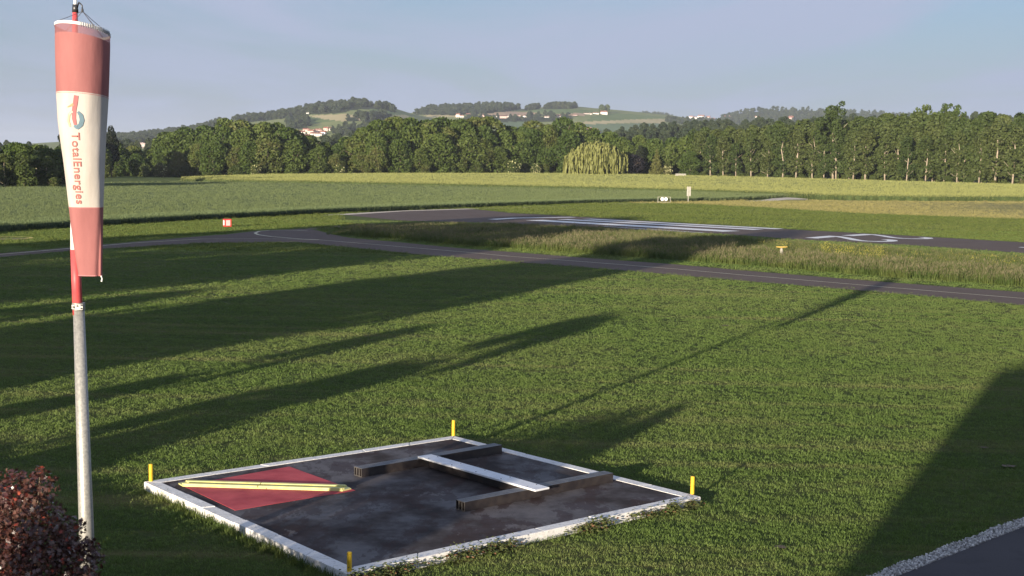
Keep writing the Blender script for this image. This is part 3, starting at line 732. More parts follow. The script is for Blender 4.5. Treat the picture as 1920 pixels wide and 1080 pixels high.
# lacing on the rim
for k in range(17):
    ph = .25+k*.08
    p = sock_pt(57, ph, .014)-SO
    link('lacing_loop', mesh('lacing_loop', *tube([p+np.array([0, 0, -.045]), p+np.array([.004, -.004, 0]), p+np.array([0, 0, .04])], [.005, .005, .005], 5), [M['cable']]), rg)
apex = sp(154.5, 21)+np.array([pb[0], pb[1], 0])-SO
link('swivel', mesh('swivel', *tube([apex+np.array([0, 0, .04]), apex+np.array([0, 0, -.02])], [.018, .022], 10), [M['darkmetal']]), sock)
for ph in (-2.2, -.75, .75, 1.15, 2.6):
    p = sock_pt(57, ph, .0)-SO+np.array([0, 0, .02])
    link('bridle_wire', mesh('bridle_wire', *tube([apex, (apex+p)/2+np.array([0, 0, -.004]), p], [.005, .005, .005], 6), [M['cable']]), sock)
# cord at the foot
q = sock_pt(516, 1.2)-SO
link('cord', mesh('cord', *tube([q, q+np.array([.02, 0, -.05]), q+np.array([.01, 0, -.10])], [.012, .009, .014], 6), [M['band']]), sock)
# print on the sock: mark and name, mapped on the cloth
def on_sock(px, py, off=.011):
    c, r = sock_frame(py); q = atp(px, py, SY); dxx = max(-.98, min(.98, (q[0]-c[0])/r))
    return sock_pt(py, math.asin(dxx), off)-SO
def print_mat(name, col): return simple(name, col, tuple(min(1, x*1.08) for x in col), 6, rough=.85, trans=.25)
M['ptxt'] = print_mat('faded_red_print', (.44, .17, .15))
tcv = bpy.data.curves.new('sock_text', 'FONT'); tcv.body = 'TotalEnergies'; tcv.size = 1; tcv.offset = .012; tcv.space_character = 1.05
to = bpy.data.objects.new('sock_text_tmp', tcv); COL.objects.link(to)
dg = bpy.context.evaluated_depsgraph_get(); tm = bpy.data.meshes.new_from_object(to.evaluated_get(dg))
bpy.data.objects.remove(to)
import bmesh
bm = bmesh.new(); bm.from_mesh(tm)
bmesh.ops.triangulate(bm, faces=bm.faces)
for _ in range(2): bmesh.ops.subdivide_edges(bm, edges=[e for e in bm.edges if e.calc_length() > .14], cuts=1)
bmesh.ops.triangulate(bm, faces=bm.faces)
xs = [v.co.x for v in bm.verts]; ys = [v.co.y for v in bm.verts]; x0, x1 = min(xs), max(xs)
capH = .72
for v in bm.verts:
    t = (v.co.x-x0)/(x1-x0); py = 250+t*132
    cxp = 148.5+t*3.5         # base line
    px = cxp + v.co.y/capH*14.5
    c, r = sock_frame(py); v.co = Vector(on_sock(px, py))
bm.to_mesh(tm); bm.free(); tm.materials.clear(); tm.materials.append(M['ptxt'])
link('lettering', tm, wp)
def ribbon(pts, wd, m):
    V = []; Fc = []; P = []
    pts = [np.array(p, float) for p in pts]
    for a, b in zip(pts[:-1], pts[1:]):
        for i in range(6): P.append(a+(b-a)*i/6)
    P.append(pts[-1])
    for i, p in enumerate(P):
        t = P[min(i+1, len(P)-1)]-P[max(i-1, 0)]; t /= np.linalg.norm(t); n = np.array([-t[1], t[0]])
        ww = np.interp(i/(len(P)-1), np.linspace(0, 1, len(wd)), wd)
        V += [on_sock(*(p-n*ww/2)), on_sock(*(p+n*ww/2))]
    for i in range(len(P)-1): Fc.append((2*i, 2*i+1, 2*i+3, 2*i+2))
    return link('emblem_ribbon', mesh('emblem_ribbon', V, Fc, [m]), wp)
S2 = lambda x, y: (60+x/3.6, y/3.6)
ribbon([S2(310, 865), S2(298, 830), S2(303, 790), S2(322, 768)], [4, 4.5, 4], print_mat('pale_yellow_print', (.50, .45, .30)))
ribbon([S2(292, 742), S2(335, 722)], [1.5, 5], print_mat('ochre_print', (.45, .34, .20)))
ribbon([S2(362, 768), S2(380, 790), S2(386, 820), S2(378, 850), S2(357, 869), S2(336, 858)], [4, 7, 7.5, 7.5, 7, 4], print_mat('faded_teal_print', (.17, .26, .31)))
ribbon([S2(308, 790), S2(318, 775), S2(330, 770)], [3, 3, 3], print_mat('pale_green_print', (.45, .55, .45)))
ribbon([S2(353, 665), S2(347, 710), S2(338, 760), S2(336, 810), S2(345, 852)], [7.5, 8, 7.5, 7, 5], print_mat('rose_print', (.52, .17, .17)))

# ------------------------------------------------------------------ small airfield furniture
M['palegrey'] = simple('pale_grey_paint', (.30, .29, .25), (.38, .36, .31), 3, rough=.7)
M['markeryellow'] = simple('dull_yellow_paint', (.42, .30, .06), (.52, .38, .10), 3, rough=.7)
M['redbox'] = simple('red_marker_paint', (.55, .04, .03), (.65, .06, .05), 5, rough=.55)
M['pinkpanel'] = simple('pale_panel', (.75, .42, .40), (.82, .52, .50), 5, rough=.6)
p = at(426, 426.5); mb = empty('marker_box', (p[0], p[1], 0), 'small red box marker with pale panels standing beyond the taxiway', 'marker box', rotz=math.radians(28))
link('body', mesh('body', *box(0, 0, .52, .76, .76, .90, .03), [M['redbox']]), mb)
link('front_plate', mesh('front_plate', *box(0, -.388, .54, .48, .02, .62), [M['pinkpanel']]), mb)
link('side_plate', mesh('side_plate', *box(-.388, 0, .54, .02, .48, .56), [M['mastwhite']]), mb)
for sx in (-1, 1):
    for sy in (-1, 1): link('foot', mesh('foot', *box(sx*.28, sy*.28, .035, .08, .08, .07), [M['darkmetal']]), mb)
p = at(1245, 380.5); rk = empty('lamp_frame', (p[0], p[1], float(H(p[0], p[1]))), 'low white frame holding two white discs at the edge of the crop field', 'light frame')
s = p[1]/FPX
for x in (-11.5, 11.5): link('post', mesh('post', *box(x*s, 0, .65, .09, .09, 1.3), [M['palegrey']]), rk)
link('top_rail', mesh('top_rail', *box(0, 0, 1.27, 22.6*s, .06, .06), [M['palegrey']]), rk)
link('lower_rail', mesh('lower_rail', *box(0, 0, .18, 22.6*s, .06, .08), [M['palegrey']]), rk)
for x in (-3.4, 3.4):
    dsk = link('disc', mesh('disc', *tube([(x*s, -.16, .82), (x*s, -.05, .82)], [.36, .39], 20), [M['mastwhite']]), rk)
    link('bracket', mesh('bracket', *box(x*s, -.03, 1.1, .05, .05, .3), [M['darkmetal']]), dsk)
p = at(1291, 379); pn = empty('panel_sign', (p[0], p[1], float(H(p[0], p[1]))), 'tall pale sign of two upright boards on one post beside the crop', 'sign')
s = p[1]/FPX
link('post', mesh('post', *box(-.1, .06, .75, .16, .12, 1.5), [M['palegrey']]), pn)
for x, w_ in ((-2.0, 3.4), (2.0, 3.2)): link('board', mesh('board', *box(x*s, -.05, 2.4, w_*s, .05, 17.5*s), [M['palegrey']]), pn)
link('rear_rail', mesh('rear_rail', *box(0, .0, 2.9, 7*s, .05, .08), [M['darkmetal']]), pn)
# pale stack at the wood's edge
p = at(1276, 335); st = empty('board_stack', (p[0], p[1], float(H(p[0], p[1]))), 'low pale stack of boards at the edge of the wood beyond the fields', 'stack')
for k in range(3): link('board', mesh('board', *box(0, 0, 1.3+.32*k, 4.6-.2*k, 1.2, .24), [M['palegrey']]), st)
link('trestle', mesh('trestle', *box(0, 0, .58, 3.8, 1.0, 1.16), [M['concrete']]), st)
# yellow topped marker in the tall grass
p = at(1465, 480); ym = empty('yellow_topped_marker', (p[0], p[1], 0), 'low white cone with a wide flat yellow top standing in the tall grass', 'marker')
link('cone', mesh('cone', *tube([(0, 0, 0), (0, 0, .50), (0, 0, .72)], [.15, .14, .08], 16), [M['palegrey']]), ym)
link('cap', mesh('cap', *join(tube([(0, 0, .72), (0, 0, .76), (0, 0, .80)], [.30, .46, .46], 24), box(0, 0, .83, 1.0, .20, .05, .01)), [M['markeryellow']]), ym)

# ------------------------------------------------------------------ crops
def crop(name, near, far, hgt, m, stemm, label, step=12, rows=24, rg=.06, seed=1):
    X, yn = cols(near, step); _, yf = cols(far, step); r = np.random.default_rng(seed)
    Vv = []; nc = len(X); A = []; B = []
    for x, a, b in zip(X, yn, yf):
        A.append(at(x, a)[:2]); B.append(at(x, b)[:2])
    A = np.array(A); B = np.array(B)
    for j in range(rows+1):
        t = (j/rows)**1.3
        P = A*(1-t)+B*t
        z = H(P[:, 0], P[:, 1])+hgt-.04+r.normal(0, rg*.3, nc)*(1 if j else .5)
        Vv.append(np.column_stack([P, z]))
    base = np.column_stack([A, H(A[:, 0], A[:, 1])-.05])
    Vv = [base]+Vv
    Vv = np.concatenate(Vv); R = rows+2
    i = (np.arange(R-1)[:, None]*nc+np.arange(nc-1)[None, :]).ravel()
    Qq = np.stack([i, i+1, i+nc+1, i+nc], 1)
    ix = np.where(np.arange(len(Qq)) < nc-1, 1, 0)
    o = link(name, fastmesh(name, Vv, Qq, [m, stemm], ix), kind='stuff', label=label, cat='crop field')
    return A, B, o
cr_near = [(-300, 468), (0, 435.5), (130, 427.5), (380, 413), (646, 399), (954, 387), (1111, 381.5), (1232, 378.7), (1353, 377.2), (1444, 372), (1478, 370)]
cr_far = [(-300, 380), (0, 357), (130, 349.5), (230, 345), (360, 343), (700, 345), (1100, 354), (1350, 361.5), (1440, 365.5), (1478, 368.5)]
A1, B1, _ = crop('cereal_field', cr_near, cr_far, .68, M['crop'], M['cropstem'], 'blue-green cereal crop field beyond the airfield grass')
rp_near = [(345, 343.5), (700, 350), (1100, 358.5), (1350, 365), (1440, 368.5), (1490, 371), (1530, 374.3), (1600, 376), (1750, 378), (1920, 378.2), (2200, 383)]
rp_far = [(345, 339), (500, 332.5), (700, 330.5), (1000, 330), (1200, 332), (1400, 337), (1600, 343), (1920, 352.5), (2200, 360)]
A2, B2, _ = crop('rapeseed_field', rp_near, rp_far, 1.25, M['rape'], M['rapestem'], 'pale yellow-green rapeseed field in front of the tree line', rg=.09)
def band(A, B, n, depth, dens_pow=1.):
    """random points in the first metres behind a crop's near edge"""
    seg_ = np.linalg.norm(np.diff(A, axis=0), axis=1); cum = np.concatenate([[0], np.cumsum(seg_)])
    s_ = rng.random(n)*cum[-1]; Ax = np.interp(s_, cum, A[:, 0]); Ay = np.interp(s_, cum, A[:, 1]); Bx = np.interp(s_, cum, B[:, 0]); By = np.interp(s_, cum, B[:, 1])
    d = np.hypot(Bx-Ax, By-Ay); t = np.minimum(rng.random(n)**dens_pow*depth/np.maximum(d, .1), 1)
    x = Ax+(Bx-Ax)*t; y = Ay+(By-Ay)*t
    return np.column_stack([x, y, H(x, y)])
M['crophead'] = simple('cereal_ears', (.12, .165, .07), (.15, .19, .085), 1, world=True, trans=.2, bstr=0)
pr_c = [tuft('cereal_plant', 16, .3, .70, .035, M['cropstem'], .15, (.7, .03, .14), M['crophead'], seed=s) for s in range(3)]
P = band(A1, B1, 16000, 10, 1.5); scatter('cereal_plants', P, rng.uniform(.85, 1.15, len(P)), pr_c, 'dense green cereal stalks along the near edge of the crop', 'crop')
M['rapetop'] = simple('rapeseed_pods', (.20, .22, .07), (.26, .27, .09), 1, world=True, trans=.2, bstr=0)
pr_r = [tuft('rapeseed_plant', 16, .5, 1.25, .07, M['rapestem'], .4, (.25, .10, .25), M['rapetop'], seed=s) for s in range(3)]
P = band(A2, B2, 12000, 14, 1.5); scatter('rapeseed_plants', P, rng.uniform(.75, 1.2, len(P)), pr_r, 'bushy rapeseed plants along the near edge of the pale field', 'crop')

def cover(A, B, n, p):
    k = rng.integers(0, len(A)-1, n); f = rng.random(n)[:, None]; t = (rng.random(n)**p)[:, None]
    a = A[k]*(1-f)+A[k+1]*f; b = B[k]*(1-f)+B[k+1]*f; q = a*(1-t)+b*t
    return np.column_stack([q, H(q[:, 0], q[:, 1])])
pr_c2 = [tuft('cereal_patch', 26, .5, .84, .05, M['crop'], .3, seed=s+5) for s in range(3)]
P = cover(A1+(B1-A1)*.012, B1, 60000, 1.5); scatter('cereal_canopy', P, np.full(len(P), 1.)*(P[:, 1]/170), pr_c2, 'even canopy of the blue-green cereal field', 'crop', zs=rng.uniform(.93, 1.0, len(P)))
pr_r2 = [tuft('rapeseed_patch', 24, .8, 1.5, .12, M['rape'], .35, seed=s+5) for s in range(3)]
P = cover(A2+(B2-A2)*.05, B2, 45000, 1.3); scatter('rapeseed_canopy', P, np.full(len(P), 1.1), pr_r2, 'even canopy of the pale rapeseed field', 'crop', zs=rng.uniform(.85, 1.06, len(P)))
# ------------------------------------------------------------------ tall grass between taxiway and runway
tg_near = [(612, 440), (652, 442.5), (742, 448.5), (863, 460), (960, 466), (1111, 477.5), (1262, 488), (1400, 499), (1660, 520), (1920, 539), (2100, 552)]
tg_far = [(612, 436), (652, 429), (742, 424), (863, 423), (960, 423.5), (1111, 430), (1262, 440), (1400, 449.5), (1660, 467), (1920, 482), (2100, 494)]
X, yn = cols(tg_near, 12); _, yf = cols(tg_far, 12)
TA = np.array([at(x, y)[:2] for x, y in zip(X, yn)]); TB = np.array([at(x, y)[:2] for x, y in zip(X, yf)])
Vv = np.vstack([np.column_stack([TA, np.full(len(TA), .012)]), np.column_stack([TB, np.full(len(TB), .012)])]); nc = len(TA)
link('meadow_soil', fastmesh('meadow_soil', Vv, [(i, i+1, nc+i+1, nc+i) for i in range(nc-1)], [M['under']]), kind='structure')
def fill(n):
    out_ = []; wd = np.hypot(*(TB-TA).T); sl = np.linalg.norm(np.diff(TA, axis=0), axis=1)*(wd[1:]+wd[:-1])/2
    cum = np.cumsum(sl)/sl.sum(); k = np.searchsorted(cum, rng.random(n)); f = rng.random(n); t = rng.random(n)
    a = TA[k]*(1-f)[:, None]+TA[k+1]*f[:, None]; b = TB[k]*(1-f)[:, None]+TB[k+1]*f[:, None]
    return a*(1-t)[:, None]+b*t[:, None], t
pr_t = [tuft('tall_grass_clump', 18, .32, .80, .030, M['stem'], .35, (.36, .024, .14), M['head'], seed=20+s) for s in range(4)]
P2, t = fill(24000)
# the meadow is lower towards the right-hand far part
pxx, _ = project(np.column_stack([P2, np.zeros(len(P2))]))
hs = np.where((pxx > 1380) & (t > .38), .55, np.where(t > .6, .7, 1.0))*(.85+.35*np.sin(P2[:, 0]*.9+np.sin(P2[:, 1]*.7)*2)*np.sin(P2[:, 1]*.55+1)*.6)*rng.uniform(.75, 1.15, len(P2))*np.clip((pxx-600)/70, .35, 1)
ym_p = at(1465, 480); nearm = (np.abs(P2[:, 0]-ym_p[0]) < 1.3) & (P2[:, 1] < ym_p[1]+1) & (P2[:, 1] > ym_p[1]-7); hs = np.where(nearm, hs*.7, hs)
scatter('tall_grass', np.column_stack([P2, np.zeros(len(P2))]), hs, pr_t, 'tall flowering grass with brownish seed heads between taxiway and runway', 'grass')
pr_y = [tuft('yellow_flower_clump', 12, .3, .62, .02, M['stem'], .4, (.8, .035, .06), M['yellow_flower'], seed=40+s) for s in range(2)]
P2, t = fill(9000); pxx, _ = project(np.column_stack([P2, np.zeros(len(P2))]))
k = ((pxx > 1540) & (pxx < 1660) & (t > .42) & (t < .8) & (rng.random(len(t)) < .5)) | ((pxx > 1420) & (t > .3) & (t < .8) & (rng.random(len(t)) < .06))
scatter('yellow_flowers', np.column_stack([P2[k], np.zeros(k.sum())]), rng.uniform(.8, 1.2, k.sum()), pr_y, 'yellow wild flowers growing in the tall grass near the runway number', 'flowers')

# ------------------------------------------------------------------ lawn blades
exclude = []
def lawn_points(n, ymin, ymax, power):
    # density falls with distance
    u = rng.random(n); y = (ymin**power+(ymax**power-ymin**power)*u)**(1/power)
    x = (rng.random(n)*2-1)*(.384*1.12*y+1.5)
    return np.column_stack([x, y])
pr_g = [tuft('grass_tuft', 24, .17, .052, .010, M['blade'], 1.0, seed=60+s) for s in range(4)]
P = lawn_points(150000, 22, 175, .62)
asp = [A0-gn*.33, B0-gn*.33, B0+gn*4.6, A0+gn*4.6]
bad = inpoly(P, [SQ(-.01, -.01), SQ(1.01, -.01), SQ(1.01, 1.01), SQ(-.01, 1.01)]) | inpoly(P, asp)
pxx, pyy = project(np.column_stack([P, np.zeros(len(P))]))
tt = np.interp(pxx, [q[0] for q in tx_top], [q[1] for q in tx_top]); tb_ = np.interp(pxx, [q[0] for q in tx_bot], [q[1] for q in tx_bot])
fr = rng.normal(0, .9, len(P)); bad |= (pyy > tt-.2+fr*.4) & (pyy < tb_+.2+fr)
rt = np.interp(pxx, [q[0] for q in rw_far], [q[1] for q in rw_far]); rb = np.interp(pxx, [q[0] for q in rw_near], [q[1] for q in rw_near])
bad |= (pxx > 640) & (pyy > rt-.5) & (pyy < rb+.5)
bad |= (pyy < np.interp(pxx, [q[0] for q in cr_near], [q[1] for q in cr_near]))
P = P[~bad]; dist = P[:, 1]
scatter('lawn_grass', np.column_stack([P, np.zeros(len(P))]), (rng.uniform(.7, 1.25, len(P))*(dist/26)**.5), pr_g, 'short mown grass of the airfield lawn', 'grass', tilt=.2,
        zs=rng.uniform(.6, 1.25, len(P))*(dist/26)**.22)
pr_m = [tuft('mown_tuft', 22, .17, .060, .011, M['mown'], 1.0, seed=160+s) for s in range(3)]
pr_f = [tuft('far_tuft', 22, .17, .060, .011, M['farlawn'], 1.0, seed=170+s) for s in range(3)]
P = lawn_points(90000, 112, 350, 1.0); pxx, pyy = project(np.column_stack([P, np.zeros(len(P))]))
bad = (pyy > np.interp(pxx, [q[0] for q in tx_top], [q[1] for q in tx_top])-2) & (pyy < np.interp(pxx, [q[0] for q in tx_bot], [q[1] for q in tx_bot])+.7)
bad |= (pyy < np.interp(pxx, [q[0] for q in rw_near], [q[1] for q in rw_near])+14) & (pxx > 640) & (pyy > np.interp(pxx, [q[0] for q in rw_far], [q[1] for q in rw_far])-.8)
bad |= (pyy < np.interp(pxx, [q[0] for q in cr_near], [q[1] for q in cr_near])) & (pxx < 1478)
bad |= (pyy < np.interp(pxx, [q[0] for q in rp_near], [q[1] for q in rp_near])+1.5) & (pxx >= 1478)
bad |= (pxx > 600) & (pyy > np.interp(pxx, [q[0] for q in tg_far], [q[1] for q in tg_far])) & (pyy < np.interp(pxx, [q[0] for q in tg_near], [q[1] for q in tg_near]))
bad |= (np.hypot(P[:, 0]-rc[0], P[:, 1]-rc[1]) < 2.3)
P = P[~bad]; pxx = pxx[~bad]; pyy = pyy[~bad]
mw = (pxx > 1180) & (pyy < np.interp(pxx, [1180, 1300, 1440, 1530, 1600, 1750, 1920, 2200], [381.5, 383, 390, 396, 400, 406, 411, 420]))
sandk = mw & (pxx > 1395) & (pxx < 1520) & (pyy < 377.5)
for kk, prs, nm, lb in ((~mw, pr_f, 'airfield_grass', 'mown grass around the runway'), (mw & ~sandk, pr_m, 'dry_grass', 'dry pale mown grass between runway and fields')):
    Q2 = P[kk]; scatter(nm, np.column_stack([Q2, H(Q2[:, 0], Q2[:, 1])]), (Q2[:, 1]/26)**.75, prs, lb, 'grass', tilt=.15, zs=rng.uniform(.8, 1.5, len(Q2))*(Q2[:, 1]/26)**.3)
# longer weeds and grass along the kerbs
pr_w = [tuft('kerb_grass', 14, .10, .17, .012, M['stem'], .7, seed=80+s) for s in range(3)]
M['weed'] = simple('weed_leaves', (.06, .085, .022), (.11, .12, .04), 2, world=True, trans=.2, bstr=0)
M['weedred'] = simple('reddish_weed_leaves', (.14, .06, .035), (.18, .10, .05), 2, world=True, trans=.2, bstr=0)
def weed(seed):
    r = np.random.default_rng(seed); V = []; Fc = []; ix = []
    for _ in range(40):
        c = np.array([r.normal(0, .10), r.normal(0, .10), abs(r.normal(0, .07))+.01]); n = r.normal(size=3); n /= np.linalg.norm(n); a = np.cross(n, [0, 0, 1.]); a /= np.linalg.norm(a)+1e-6; b = np.cross(n, a); s = r.uniform(.02, .045)
        o = len(V); V += [tuple(c-a*s), tuple(c-b*s*.5), tuple(c+a*s), tuple(c+b*s*.5)]; Fc.append((o, o+1, o+2, o+3)); ix.append(1 if r.random() < .07 else 0)
    return bpy.data.objects.new('kerb_weed', mesh('kerb_weed', V, Fc, [M['weed'], M['weedred']], ix))
pts = []
for i in range(300):
    t = rng.random(); t = t
    p = cF+(cR-cF)*t; nrm = np.array([1., -1, 0])/math.sqrt(2)
    if math.sin(t*23)+math.sin(t*9.)*.8+rng.normal(0, .4) > .1: pts.append(p+nrm*abs(rng.normal(.02, .07)))
pts = np.array(pts); pts[:, 2] = rng.uniform(0, .08, len(pts))
scatter('kerb_weeds', pts, rng.uniform(.6, 1.25, len(pts)), [weed(1), weed(2), weed(3)], 'low leafy weeds growing along the near right kerb of the signal square', 'weeds')
pts = []
for i in range(230):
    t = rng.random()**.6; p = cL+(cF-cL)*t
    pts.append(p+np.array([-.7, -.7, 0])*abs(rng.normal(.02, .14)))
pts = np.array(pts); pts[:, 2] = 0
k1_ = len(pts)
pts2 = []
for i in range(160):
    t = rng.random(); e = random.choice([(cL, cB, (-.5, .8)), (cB, cR, (.8, .5)), (cF, cR, (.7, -.7))]); p = e[0]+(e[1]-e[0])*t
    pts2.append(p+np.array([*e[2], 0])*abs(rng.normal(.05, .1)))
pts2 = np.array(pts2); pts2[:, 2] = 0
pts = np.vstack([pts, pts2])
scatter('kerb_grass', pts, np.concatenate([rng.uniform(.5, 1.35, k1_), rng.uniform(.4, .7, len(pts2))]), pr_w, 'longer grass growing along the kerb of the signal square', 'grass')
# gravel stones at the path edge
def stone(seed):
    r = np.random.default_rng(seed); V, Fc = box(0, 0, 0, 1, 1, .7, .22); V = np.array(V)*(1+r.normal(0, .12, (len(V), 3)))
    return bpy.data.objects.new('pebble', mesh('pebble', V*.04, Fc, [M['pebble']]))
m, nt_, o_m = mat('pebble'); oi = N(nt_, 'ShaderNodeObjectInfo'); finish(nt_, o_m, ramp(nt_, oi.outputs['Random'], [(0, (.22, .21, .20)), (.6, (.45, .44, .42)), (1, (.70, .68, .64))]), .8); M['pebble'] = m
n = 7000; t = rng.random(n)*30-1; off = rng.random(n)*.36+.0
pg = ga[None, :]+gdir[None, :]*t[:, None]-gn[None, :]*off[:, None]*(1+.1*np.sin(t*3))[:, None]; pg[:, 2] = .03+rng.random(n)*.03
scatter('gravel', pg, rng.uniform(.5, 1.3, n), [stone(s) for s in range(4)], 'strip of light grey gravel between the lawn and the asphalt path', 'gravel', tilt=1.5)

# ------------------------------------------------------------------ foliage
def m_leaf(name, stops, trans=.25, rough=.6, sc=.25, spec=.2):
    m, nt, o = mat(name); oi = N(nt, 'ShaderNodeObjectInfo'); v = posnode(nt); n = noise(nt, v, sc, 3, .6); n2 = noise(nt, v, 1.6, 2, .5)
    a = N(nt, 'ShaderNodeMath', operation='MULTIPLY_ADD'); nt.links.new(n, a.inputs[0]); a.inputs[1].default_value = .55
    b = N(nt, 'ShaderNodeMath', operation='MULTIPLY_ADD'); nt.links.new(oi.outputs['Random'], b.inputs[0]); b.inputs[1].default_value = .40; b.inputs[2].default_value = -.08
    nt.links.new(b.outputs[0], a.inputs[2]); c2 = N(nt, 'ShaderNodeMath', operation='MULTIPLY_ADD'); nt.links.new(n2, c2.inputs[0]); c2.inputs[1].default_value = .35; nt.links.new(a.outputs[0], c2.inputs[2])
    finish(nt, o, ramp(nt, c2.outputs[0], stops), rough, trans=trans, spec=spec); return m
M['leaf'] = m_leaf('broadleaf_foliage', [(.15, (.034, .058, .013)), (.42, (.058, .092, .018)), (.68, (.092, .125, .028)), (.9, (.125, .115, .042))])
M['leafdark'] = m_leaf('dark_foliage', [(.2, (.010, .016, .010)), (.8, (.022, .030, .014))])
M['leafpoplar'] = m_leaf('poplar_foliage', [(.15, (.035, .058, .015)), (.5, (.062, .090, .023)), (.9, (.10, .118, .036))])
M['leafpurple'] = m_leaf('dark_purple_foliage', [(.2, (.008, .008, .010)), (.8, (.018, .014, .018))], trans=.05)
M['leafwillow'] = m_leaf('willow_foliage', [(.2, (.12, .14, .036)), (.8, (.20, .21, .065))])
M['leafcon'] = m_leaf('conifer_foliage', [(.2, (.085, .10, .028)), (.8, (.13, .135, .04))])
M['leafbush'] = m_leaf('shrub_foliage', [(.15, (.04, .065, .016)), (.6, (.075, .10, .024)), (.9, (.12, .105, .04))])
M['blossom'] = simple('cream_blossom', (.36, .36, .17), (.46, .45, .23), 1, world=True, trans=.2, bstr=0)
M['bark'] = simple('grey_bark', (.13, .10, .075), (.22, .175, .13), 2, world=True, rough=.95, bstr=.6)
M['barkpale'] = simple('pale_bark', (.27, .22, .16), (.38, .32, .235), 1.2, world=True, rough=.95, bstr=.5)
def leafcloud(lobes, n, s, r, gap=.82, shell=.35, flat=0.):
    C = np.array([l[0] for l in lobes], float); Rr = np.array([l[1] for l in lobes], float)
    k = r.choice(len(lobes), n*2, p=Rr**2/np.sum(Rr**2)); d = r.normal(size=(n*2, 3)); d /= np.linalg.norm(d, axis=1)[:, None]
    P = C[k]+d*(Rr[k]*(1-shell*r.random(n*2)**1.5))[:, None]*np.array([1, 1, .92])
    dd = np.linalg.norm(P[:, None, :]-C[None], axis=2)/Rr[None]; dd[np.arange(n*2), k] = 9
    keep = dd.min(1) > gap; P = P[keep][:n]; d = d[keep][:n]; n = len(P)
    nn = d*.55+r.normal(size=(n, 3))*.62; nn[:, 2] += flat; nn /= np.linalg.norm(nn, axis=1)[:, None]
    a = np.cross(nn, r.normal(size=(n, 3))); a /= np.linalg.norm(a, axis=1)[:, None]; b = np.cross(nn, a)
    ss = (s*r.uniform(.5, 1.3, n))[:, None]
    Vv = np.stack([P-a*ss*.62, P-b*ss*.38-nn*ss*.1, P+a*ss*.62, P+b*ss*.38+nn*ss*.12], 1).reshape(-1, 3)
    return Vv, np.arange(n*4).reshape(-1, 4)
def broad_lobes(h, w, r, n=26, base=.22, shape='round'):
    L = []
    for i in range(n):
        t = r.random()**.8; z = base*h+(1-base)*h*t
        if shape == 'round': pr = math.sin(math.pi*min(1, .12+.86*t))**.6
        elif shape == 'poplar': pr = math.sin(math.pi*min(1, .20+.76*t))**.5
        else: pr = .45+.55*math.sin(math.pi*min(1, .3+.7*t))
        rad = w/2*pr; lr = w*r.uniform(.12, .21)*(.7+.5*pr)
        a = r.random()*2*math.pi; q = max(0, rad-lr)*math.sqrt(r.random())*1.08
        L.append(((q*math.cos(a), q*math.sin(a), min(z, h-lr*.8)), lr))
    L.append(((0, 0, h-w*.15), w*.15)); return L
def limb_mesh(h, w, r, m, nl=6, top=.8, base=.26, tr=.018):
    parts = [tube([(0, 0, -.2), (r.normal(0, .01)*h, r.normal(0, .01)*h, h*.3), (r.normal(0, .02)*h, r.normal(0, .02)*h, h*.6), (0, 0, h*top)], [tr*h*1.25, tr*h, tr*h*.7, tr*h*.25], 7)]
    for i in range(nl):
        z = h*(base+(.75-base)*i/nl); a = r.random()*6.283; l = w*.4*r.uniform(.6, 1)
        p0 = np.array([0, 0, z]); p2 = np.array([math.cos(a)*l, math.sin(a)*l, z+l*r.uniform(.4, .9)]); pm = (p0+p2)/2+np.array([0, 0, -.06*l])
        parts.append(tube([p0, pm, p2], [tr*h*.5, tr*h*.33, tr*h*.12], 5))
    return mesh('trunk', *join(*parts), [m], smoothf=True)
def tree_kind(seed, h, w, n, s, leaf, bark, shape='round', nl=26, base=.2, gap=.82, tr=.018, lobes=None, trunk=True, flat=0.):
    r = np.random.default_rng(seed); L = lobes or broad_lobes(h, w, r, nl, base, shape)
    Vv, Qq = leafcloud(L, n, s, r, gap, flat=flat)
    return fastmesh('crown', Vv, Qq, [leaf]), limb_mesh(h, w, r, bark, base=max(base, .15), tr=tr) if trunk else None
BROAD = [tree_kind(s, 20, 15.5+1.5*(s % 3), 6600, .95, M['leaf'], M['bark'], nl=52, base=.03, gap=.70) for s in range(5)]
DARK = [tree_kind(20+s, 20, 12, 4200, .8, M['leafdark'], M['bark'], nl=26, base=.12) for s in range(2)]
POP = [tree_kind(30+s, 26, 13.0, 5600, .9, M['leafpoplar'], M['barkpale'], 'poplar', 44, .06, gap=.7, tr=.010, flat=.3) for s in range(4)]
POPS = [tree_kind(40+s, 26, 11, 2300, .85, M['leafpoplar'], M['barkpale'], 'poplar', 24, .16, gap=.75, tr=.012, flat=.4) for s in range(3)]
def airy_lobes(seed, h, w, n, z0, r0, r1):
    r = np.random.default_rng(seed); L = []
    for i in range(n):
        t = r.random(); z = h*(z0+(.98-z0)*t); rad = w/2*math.sin(math.pi*(.22+.70*t))**.7*math.sqrt(r.random()); a = r.random()*6.283
        L.append(((rad*math.cos(a), rad*math.sin(a), z), r.uniform(r0, r1)))
    return L
AIRY = [tree_kind(50, 28, 14, 6000, .7, M['leafpoplar'], M['barkpale'], gap=.5, tr=.013, lobes=airy_lobes(5, 28, 13, 60, .25, .9, 2.1)), tree_kind(51, 27, 17, 3600, .6, M['leaf'], M['bark'], gap=.35, tr=.014, lobes=airy_lobes(6, 27, 16, 55, .45, .7, 1.5))]
WIDE = [tree_kind(80+q, 26, 15, 6200, 1.0, M['leafpoplar'], M['barkpale'], nl=48, base=.05, gap=.7, tr=.011, flat=.2) for q in range(3)]
BUSH = [tree_kind(60+s, 6, 7, 1800, .55, M['leafbush'], M['bark'], 'bush', 16, .08) for s in range(3)]
